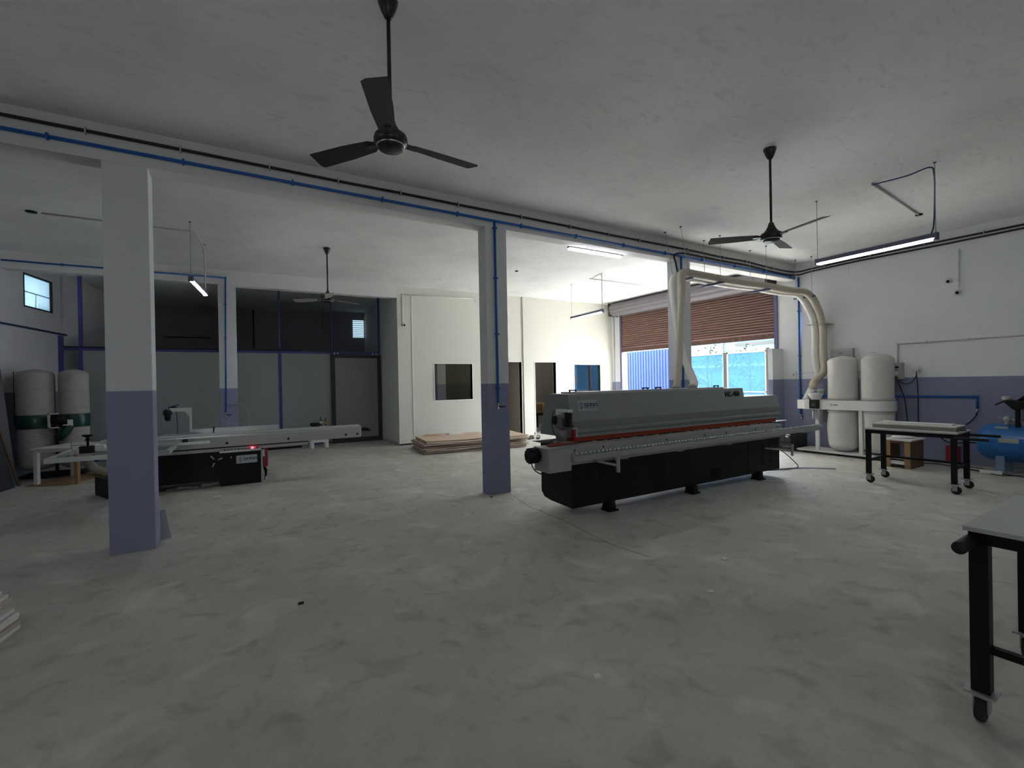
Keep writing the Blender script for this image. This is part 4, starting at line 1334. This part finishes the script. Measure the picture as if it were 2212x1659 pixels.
obj('motor_frame', MB().box((-2.76, 10.88, .86), (-2.73, 10.92, 1.12)).box((-2.76, 10.88, 1.10), (-2.62, 10.92, 1.12)).box((-2.76, 10.88, .86), (-2.62, 10.92, .88)), m_box, lc, w=True)
obj('motor', MB().lathe([(.06, -.13), (.085, -.12), (.085, .05), (.06, .08)], (-2.62, 10.98, 1.0), 18, 'x'), m_black, lc, w=True)
obj('duct', MB().tube([(-2.52, 11.0, 1.0), (-2.50, 10.98, .9), (-2.56, 10.97, .78), (-2.66, 10.98, .68)], .07, 14), m_green, lc, w=True)
obj('data_label', MB().box((-2.50, 10.855, .92), (-2.43, 10.86, 1.0)).box((-2.56, 10.855, .90), (-2.43, 10.86, .92)), m_white, lc, w=True)
obj('hanger_rod', MB().tube([(-3.24, 11.16, .9), (-3.24, 11.16, 1.84), (-3.05, 11.2, 1.83)], .006, 6), m_mblack, lc, w=True)
t = flex([(-2.30, 11.0, .30), (-2.2, 10.85, .17), (-2.05, 10.65, .10), (-1.75, 10.4, .085), (-1.3, 10.2, .085), (-.9, 9.6, .085)], .068, .03, .03)
solo('dust_hose', t, m_hose, 'grey beige hose on the floor behind the near pillar', 'hose')

# dark boards leaning on the left wall
def leaning(pb, pt_, ln, th, m, label):
    pb, pt_ = Vector(pb), Vector(pt_)
    d = Vector((-.184, -.983, 0)) * ln
    nrm = (pt_ - pb).cross(d).normalized() * th
    vs = [pb, pb + d, pt_ + d, pt_]
    vs = vs + [v + nrm for v in vs]
    return solo('board', MB().add(vs, [(0, 1, 2, 3), (7, 6, 5, 4), (0, 4, 5, 1), (1, 5, 6, 2), (2, 6, 7, 3), (3, 7, 4, 0)]), m, label, 'board')


leaning((-3.05, 10.55, .0), (-3.375, 11.10, 1.885), 1.2, -.018, mat('grey_board', (.13, .13, .14), .8), 'tall grey board leaning on the left wall, nearest the collector')
leaning((-2.99, 10.25, .0), (-3.43, 10.75, 1.60), 1.2, -.018, m_board, 'dark board leaning on the left wall at the picture edge')
solo('timber', MB().tube([(-2.96, 10.30, .018), (-3.44, 10.78, 1.45)], .018, 4), m_wood2, 'thin timber batten leaning against the dark boards', 'timber')

# ------------------------------------------------------------------ plywood pile
rz = math.atan2(-.128, .992)
rnd = random.Random(11)
for i in range(9):
    z = .012 + i * .030
    dx, dy, da = rnd.uniform(-.05, .05), rnd.uniform(-.05, .05), rnd.uniform(-.012, .012)
    if i == 8:
        dx, dy = .07, .05
    lb = ('plywood sheet somewhere in the middle of the pile by the cream wall' if 0 < i < 8 else
          'topmost plywood sheet of the pile by the cream wall, with torn veneer' if i == 8 else 'lowest plywood sheet of the pile by the cream wall')
    t = thing('plywood_sheet', lb, 'plywood sheet', (3.42 + dx, 9.42 + dy, z), rz + da, 'plywood sheets piled by the cream wall')
    mbp = MB()
    pts = [(0, 0), (2.40, 0), (2.40, 1.22), (0, 1.22)]
    nx = 12
    vs, fs = [], []
    for a in range(nx + 1):
        wz = .006 * math.sin(a * .9 + i)
        for (yy, zz) in ((0, 0), (0, .02), (1.22, .02), (1.22, 0)):
            vs.append((2.40 * a / nx + (rnd.uniform(-.015, .015) if a == nx else 0), yy, zz + wz * (1 if 0 < a < nx else 0)))
    for a in range(nx):
        for q in range(4):
            fs.append((4 * a + q, 4 * a + (q + 1) % 4, 4 * a + 4 + (q + 1) % 4, 4 * a + 4 + q)[::-1])
    fs += [(0, 1, 2, 3), (4 * nx + 3, 4 * nx + 2, 4 * nx + 1, 4 * nx)]
    mbp.add(vs, fs)
    obj('sheet', mbp, m_ply if i == 8 else m_plyg, t)
    if i == 8:
        obj('bare_strip', MB().prism([(.55, .95), (2.4, .80), (2.4, 1.22), (.5, 1.22)], 'z', .0205, .023), m_plyw, t)
        obj('torn_veneer', MB().prism([(.18, 1.05), (.5, .98), (.7, 1.04), (.78, .98), (.86, 1.12), (.6, 1.18), (.3, 1.2)], 'z', .024, .05), m_ply, t)

# ------------------------------------------------------------------ trolleys
def trolley(label, loc, rz, top_z, L_=1.0, W_=.62, hl=.27, hr=.018, lw=.055):
    t = thing('trolley_table', label, 'trolley table', loc, rz)
    zt_ = top_z - .02
    obj('top_board', MB().box((-L_ / 2, -W_ / 2, zt_), (L_ / 2, W_ / 2, top_z)), m_table, t, bev=.002)
    fr = MB()
    for y in (-W_ / 2 + .015, W_ / 2 - .015 - lw):
        fr.box((-L_ / 2 + .015, y, zt_ - .052), (L_ / 2 - .015, y + lw, zt_))
    for x in (-L_ / 2 + .015, L_ / 2 - .015 - lw):
        fr.box((x, -W_ / 2 + .02, zt_ - .051), (x + lw, W_ / 2 - .02, zt_ - .001))
    obj('frame', fr, m_black, t)
    st = MB()
    zs = .30
    for y in (W_ / 2 - .06,):
        st.box((-L_ / 2 + .04, y, zs), (L_ / 2 - .04, y + .03, zs + .03))
    for x in (-L_ / 2 + .03, L_ / 2 - .06):
        st.box((x, -W_ / 2 + .04, zs), (x + .03, W_ / 2 - .04, zs + .03))
    obj('stretcher', st, m_black, t)
    for sx_ in (-1, 1):
        for sy_ in (-1, 1):
            cx_, cy_ = sx_ * (L_ / 2 - .015 - lw / 2), sy_ * (W_ / 2 - .015 - lw / 2)
            lg = obj('leg', MB().box((cx_ - lw / 2, cy_ - lw / 2, .125), (cx_ + lw / 2, cy_ + lw / 2, zt_ - .05)), m_black, t, bev=.003)
            a = .5 * sx_ + .3
            c, q = math.cos(a), math.sin(a)
            cs = obj('castor', MB().box((cx_ - .05, cy_ - .05, .116), (cx_ + .05, cy_ + .05, .125)).box((cx_ - .018, cy_ - .026, .04), (cx_ + .03, cy_ - .020, .112)).box((cx_ - .018, cy_ + .020, .04), (cx_ + .03, cy_ + .026, .112)).lathe([(.028, .10), (.028, .116)], (cx_, cy_, 0), 12).box((cx_ - .018, cy_ - .026, .10), (cx_ + .03, cy_ + .026, .112)), m_castor, lg)
            obj('wheel', MB().lathe([(.02, -.018), (.044, -.016), (.05, -.010), (.05, .010), (.044, .016), (.02, .018)], (cx_ + .018, cy_, .05), 20, 'y'), m_rubber, lg)
    if hl:
        for sy_ in (-1, 1):
            y = sy_ * (W_ / 2 - .022)
            h = obj('handle', MB().tube([(L_ / 2 - .04, y, zt_ - .045), (L_ / 2 + hl, y, zt_ - .045)], hr, 16, cap=False), m_black, t)
            obj('handle_bore', MB().cyl((L_ / 2 + hl - .004, y, zt_ - .045), (L_ / 2 + hl - .0005, y, zt_ - .045), hr * .97, 16), m_rubber, h)
    return t


trolley('black framed trolley table carrying laminated boards, near the dust collector', (7.93, 2.65, 0), math.radians(-87), .765, .98, .62, .27)
rt = math.radians(182)
trolley('black framed trolley table with bare grey top at the right picture edge', (2.727 + .455, .757 - .31 + .01, 0), rt, .838, .91, .62, .135, .026, .062)
# boards on the far trolley
for i in range(4):
    z = .766 + i * .0165
    solo('laminated_board', MB().box((7.76, 2.20, z), (8.16, 3.08, z + .0155), math.radians(3)), m_plyw if i == 3 else mat('board_edge', (.30, .27, .23), .8, noise=(25, .4), stretch=(.2, .2, 4)),
         ('uppermost wide pale board' if i == 3 else 'lowest wide board' if i == 0 else 'middle wide board') + ' of the stack on the far trolley table', 'board', 'wide boards on the far trolley')
solo('laminated_board', MB().box((7.84, 2.26, .8325), (8.02, 3.02, .849), math.radians(3)), m_plyw, 'narrow pale board lying on top of the wide boards on the trolley', 'board')
solo('hand_tool', MB().box((8.0, 2.19, .766), (8.12, 2.22, .78), .6).box((7.96, 2.18, .766), (8.0, 2.2, .775)), m_dpipe, 'small navy hand tool at the corner of the trolley top', 'tool')

# stand by the wall
t = thing('wooden_stand', 'small brown and white wooden stand behind the trolley table', 'stand', (9.15, 3.13, 0))
for y in (0, .26):
    obj('upright', MB().box((0, y, 0), (.02, y + .075, .44)), m_wood, t)
    obj('side_panel', MB().box((.02, y + (0 if y == 0 else .055), 0), (.52, y + (.02 if y == 0 else .075), .44)), m_wood if y else m_wood2, t)
obj('top', MB().box((-.02, -.02, .44), (.54, .355, .462)), m_plyw, t)
obj('shelf', MB().box((.01, .075, .12), (.5, .26, .14)), m_plyw, t)
obj('kick_board', MB().box((.01, .075, .06), (.03, .26, .14)), m_plyw, t)
obj('rail', MB().box((0, .075, .40), (.02, .26, .44)), m_wood2, t)
solo('lid', MB().lathe([(.13, 0), (.15, .01), (.14, .03), (.02, .04)], (9.4, 3.31, .463), 24), m_white, 'round white lid lying on the wooden stand', 'lid')
solo('red_canister', MB().box((10.22, 2.86, .04), (10.36, 3.02, .30)).box((10.25, 2.9, 0), (10.33, 2.98, .04)), m_red, 'dark red metal canister on the floor by the wall', 'canister', bev=.01)

# ------------------------------------------------------------------ compressor
cm = thing('air_compressor', 'blue tank air compressor with black pump at the right picture edge', 'compressor', (9.95, 1.8, 0))


def cpp(name, mb, m, par=None, bev=0):
    return obj(name, mb, m, par or cm, w=True, bev=bev)


prof = [(.01, -.74), (.10, -.735), (.19, -.71), (.25, -.66), (.275, -.60), (.28, -.55), (.28, .55), (.275, .60), (.25, .66), (.19, .71), (.01, .74)]
tk = cpp('tank', MB().lathe(prof, (9.95, 1.81, .45), 40, 'y'), m_tank)
for y in (2.26, 1.36):
    cpp('leg', MB().box((9.74, y - .045, .0), (9.78, y + .045, .30)).box((10.12, y - .045, 0), (10.16, y + .045, .30)), m_tankd)
cpp('data_plate', MB().box((9.672, 2.05, .47), (9.678, 2.26, .54)), m_plate, tk)
cpp('data_plate', MB().box((9.78, 2.18, .66), (9.86, 2.32, .70)), m_plate, tk)
cpp('valve', MB().lathe([(.02, .72), (.03, .75), (.03, .78), (.045, .79), (.045, .83), (.02, .86)], (9.85, 2.20, 0), 14), m_castor, tk)
cpp('valve_pipe', MB().tube([(9.85, 2.20, .82), (9.85, 2.30, .83)], .006, 6).tube([(9.85, 2.2, .82), (9.85, 2.1, .79), (9.85, 2.0, .78)], .016, 8), m_castor, tk)
cpp('pump_post', MB().box((9.80, 2.065, .70), (9.86, 2.11, .98)), m_black)
cpp('pump_head', MB().prism([(2.23, 1.085), (2.17, 1.10), (2.02, 1.08), (1.85, 1.09), (1.88, 1.0), (2.0, .975), (2.09, .945), (2.13, .97)], 'x', 9.74, 9.94), m_black, bev=.012)
cpp('air_filter', MB().lathe([(.03, -.05), (.055, -.045), (.06, .01), (.04, .03)], (9.82, 2.20, 1.125), 16), m_castor)
cpp('lever', MB().tube([(9.82, 2.22, 1.08), (9.82, 2.32, 1.02)], .011, 8), m_black)
cpp('belt_guard', MB().tube([(9.84, 2.08, 1.08), (9.84, 2.0, 1.16), (9.84, 1.9, 1.21), (9.84, 1.8, 1.22), (9.84, 1.65, 1.15)], .025, 8), m_black)
cpp('motor', MB().lathe([(.07, 0), (.10, .02), (.10, .25), (.07, .28)], (9.88, 1.6, .84), 20, 'y').box((9.78, 1.6, .72), (9.98, 2.02, .76)), m_castor)
cpp('pump_body', MB().box((9.78, 1.62, .80), (9.96, 2.04, .96)), mat('pump_grey', (.08, .085, .08), .5), None, .01)
cable('air_hose', [(10.375, 2.66, .92), (10.36, 2.68, .80), (10.30, 2.78, .66), (10.15, 2.95, .585), (10.0, 3.05, .57), (9.9, 2.9, .40), (9.92, 2.56, .42)], .011, m_cable, 'black hose curving down from the blue pipe to the compressor', 'hose')
solo('hose_coupling', MB().lathe([(.012, 0), (.02, .01), (.02, .05), (.015, .09)], (10.374, 2.662, .86), 12), m_chrome, 'metal coupling at the lower end of the blue pipe by the compressor', 'coupling')
cable('power_cable', [(9.8, 3.35, .01), (10.0, 3.1, .01), (9.9, 2.8, .01), (9.75, 2.5, .01), (9.7, 2.2, .01), (9.6, 1.8, .01)], .008, m_cable, 'long black cable on the floor in front of the compressor')
cable('power_cable', [(10.3, 3.35, .01), (10.25, 3.0, .012), (10.05, 2.8, .012), (9.9, 2.5, .025), (9.65, 2.35, .01), (9.55, 2.2, .01), (9.7, 2.05, .012)], .006, m_cable, 'thin black cable looping round the compressor foot')
solo('extension_socket', MB().box((9.62, 2.22, 0), (9.70, 2.46, .045), .2), m_white, 'white extension socket on the floor beside the compressor leg', 'socket', bev=.005)

# ------------------------------------------------------------------ near left boards
rnd = random.Random(5)
ra = math.radians(-11)
for k_, (cx_, cy_, n_, zb_) in enumerate(((-1.205, 4.14, 5, 0), (-1.262, 4.185, 4, .1425))):
    for i in range(n_):
        z = zb_ + i * .0285
        w_, l_ = .6 + rnd.uniform(-.02, .03), 1.1
        dx = rnd.uniform(-.025, .015)
        lb = ('lower' if k_ == 0 else 'upper')
        pos = 'topmost board' if i == n_ - 1 else 'lowest board' if i == 0 else 'inner board'
        mb = MB().box((-w_, -l_, 0), (0, 0, .024)).rot(ra).shift((cx_ + dx, cy_ + rnd.uniform(-.025, .025), z))
        solo('offcut_board', mb, m_plyw if i in (0, 3, n_ - 1, 2) else mat('board_core', (.52, .43, .37), .8),
             '%s of the %s half of the pale board pile at the left picture edge' % (pos, lb), 'board', '%s half of the pale board pile' % lb)

# small things on the floor
for x, y, r, m_, lb in ((3.46, 2.433, .03, m_white, 'tiny white chip on the floor in front of the machine'), (2.842, 2.115, .022, m_plyw, 'tiny pale chip on the floor, middle right'),
                        (1.548, 1.821, .022, m_white, 'small white square chip near the camera'), (.363, 3.521, .022, m_mblack, 'small dark lump on the open floor'),
                        (-.234, 7.578, .05, m_plyw, 'pale wood sliver on the floor before the saw'), (5.491, 2.3, .014, m_white, 'tiny white chip before the trolley'),
                        (2.86, 5.40, .02, m_mblack, 'small dark scrap at the foot of the middle pillar')):
    solo('floor_chip', MB().prism([(x - r, y - r * .6), (x + r * .7, y - r * .8), (x + r, y + r * .5), (x - r * .6, y + r * .7)], 'z', .001, .006 + r * .1), m_, lb, 'chip')
solo('leaning_offcut', MB().prism([(-.666, .0), (-.578, .0), (-.622, .29), (-.666, .29)], 'y', 5.80, 5.82), m_sign, 'grey offcut leaning behind the foot of the near pillar', 'offcut')
for i, (x, y, a) in enumerate(((6.66, 10.30, .5), (6.84, 10.22, .9))):
    t = thing('slipper', 'black slipper on the floor before the pilaster, ' + ('left one' if i == 0 else 'right one'), 'slipper', (x, y, 0), a, 'pair of black slippers')
    obj('sole', MB().prism([(-.13, -.035), (-.11, -.045), (.02, -.04), (.10, -.05), (.13, -.02), (.13, .02), (.09, .045), (-.11, .04), (-.13, .03)], 'z', 0, .028), m_rubber, t, bev=.006)
    mb = MB()
    arcp = [(.05 * math.cos(q), .03 + .06 * math.sin(q)) for q in [PI * k_ / 8 for k_ in range(9)]]
    mb.prism(arcp + [(p[0] * .85, p[1] * .85 + .002) for p in arcp[::-1]], 'x', -.01, .09)
    obj('strap', mb, m_rubber, t)

# inside the right office
t = thing('chair', 'black chair inside the right office doorway', 'chair', (8.35, 12.6, 0))
obj('seat', MB().box((-.25, -.25, .42), (.25, .25, .5)), m_mblack, t, bev=.02)
obj('backrest', MB().box((-.25, .22, .5), (.25, .27, .62)), m_mblack, t)
for x in (-.22, .18):
    for y in (-.22, .18):
        obj('leg', MB().box((x, y, 0), (x + .04, y + .04, .42)), m_mblack, t)
t = thing('wooden_tray', 'framed wooden tray standing on the office chair', 'tray', (8.35, 12.5, .501))
obj('frame', MB().box((-.26, 0, 0), (.26, .04, .05)).box((-.26, 0, .27), (.26, .04, .32)).box((-.26, 0, .05), (-.21, .04, .27)).box((.21, 0, .05), (.26, .04, .27)), m_wood, t)
obj('panel', MB().box((-.21, .015, .05), (.21, .025, .27)), m_wood2, t)

# fittings in the back room
solo('wall_conduit', MB().cyl((.52, 16.41, 2.7), (.52, 16.41, 3.88), .025, 8), m_dframe, 'dark vertical conduit on the rear wall of the back room', 'conduit')
solo('wall_rail', MB().tube([(-1.72, 16.70, 3.0), (-.6, 16.55, 3.0)], .018, 8), m_dframe, 'thin dark rail fixed across the rear wall behind the pillars', 'rail')
cable('dangling_wire', [(1.93, 12.6, 3.90), (1.93, 12.6, 3.6), (1.96, 12.62, 3.4), (1.93, 12.6, 3.15), (1.95, 12.6, 2.88)], .007, m_cable, 'thin dark wire dangling behind the fan with pale blades', 'wire')
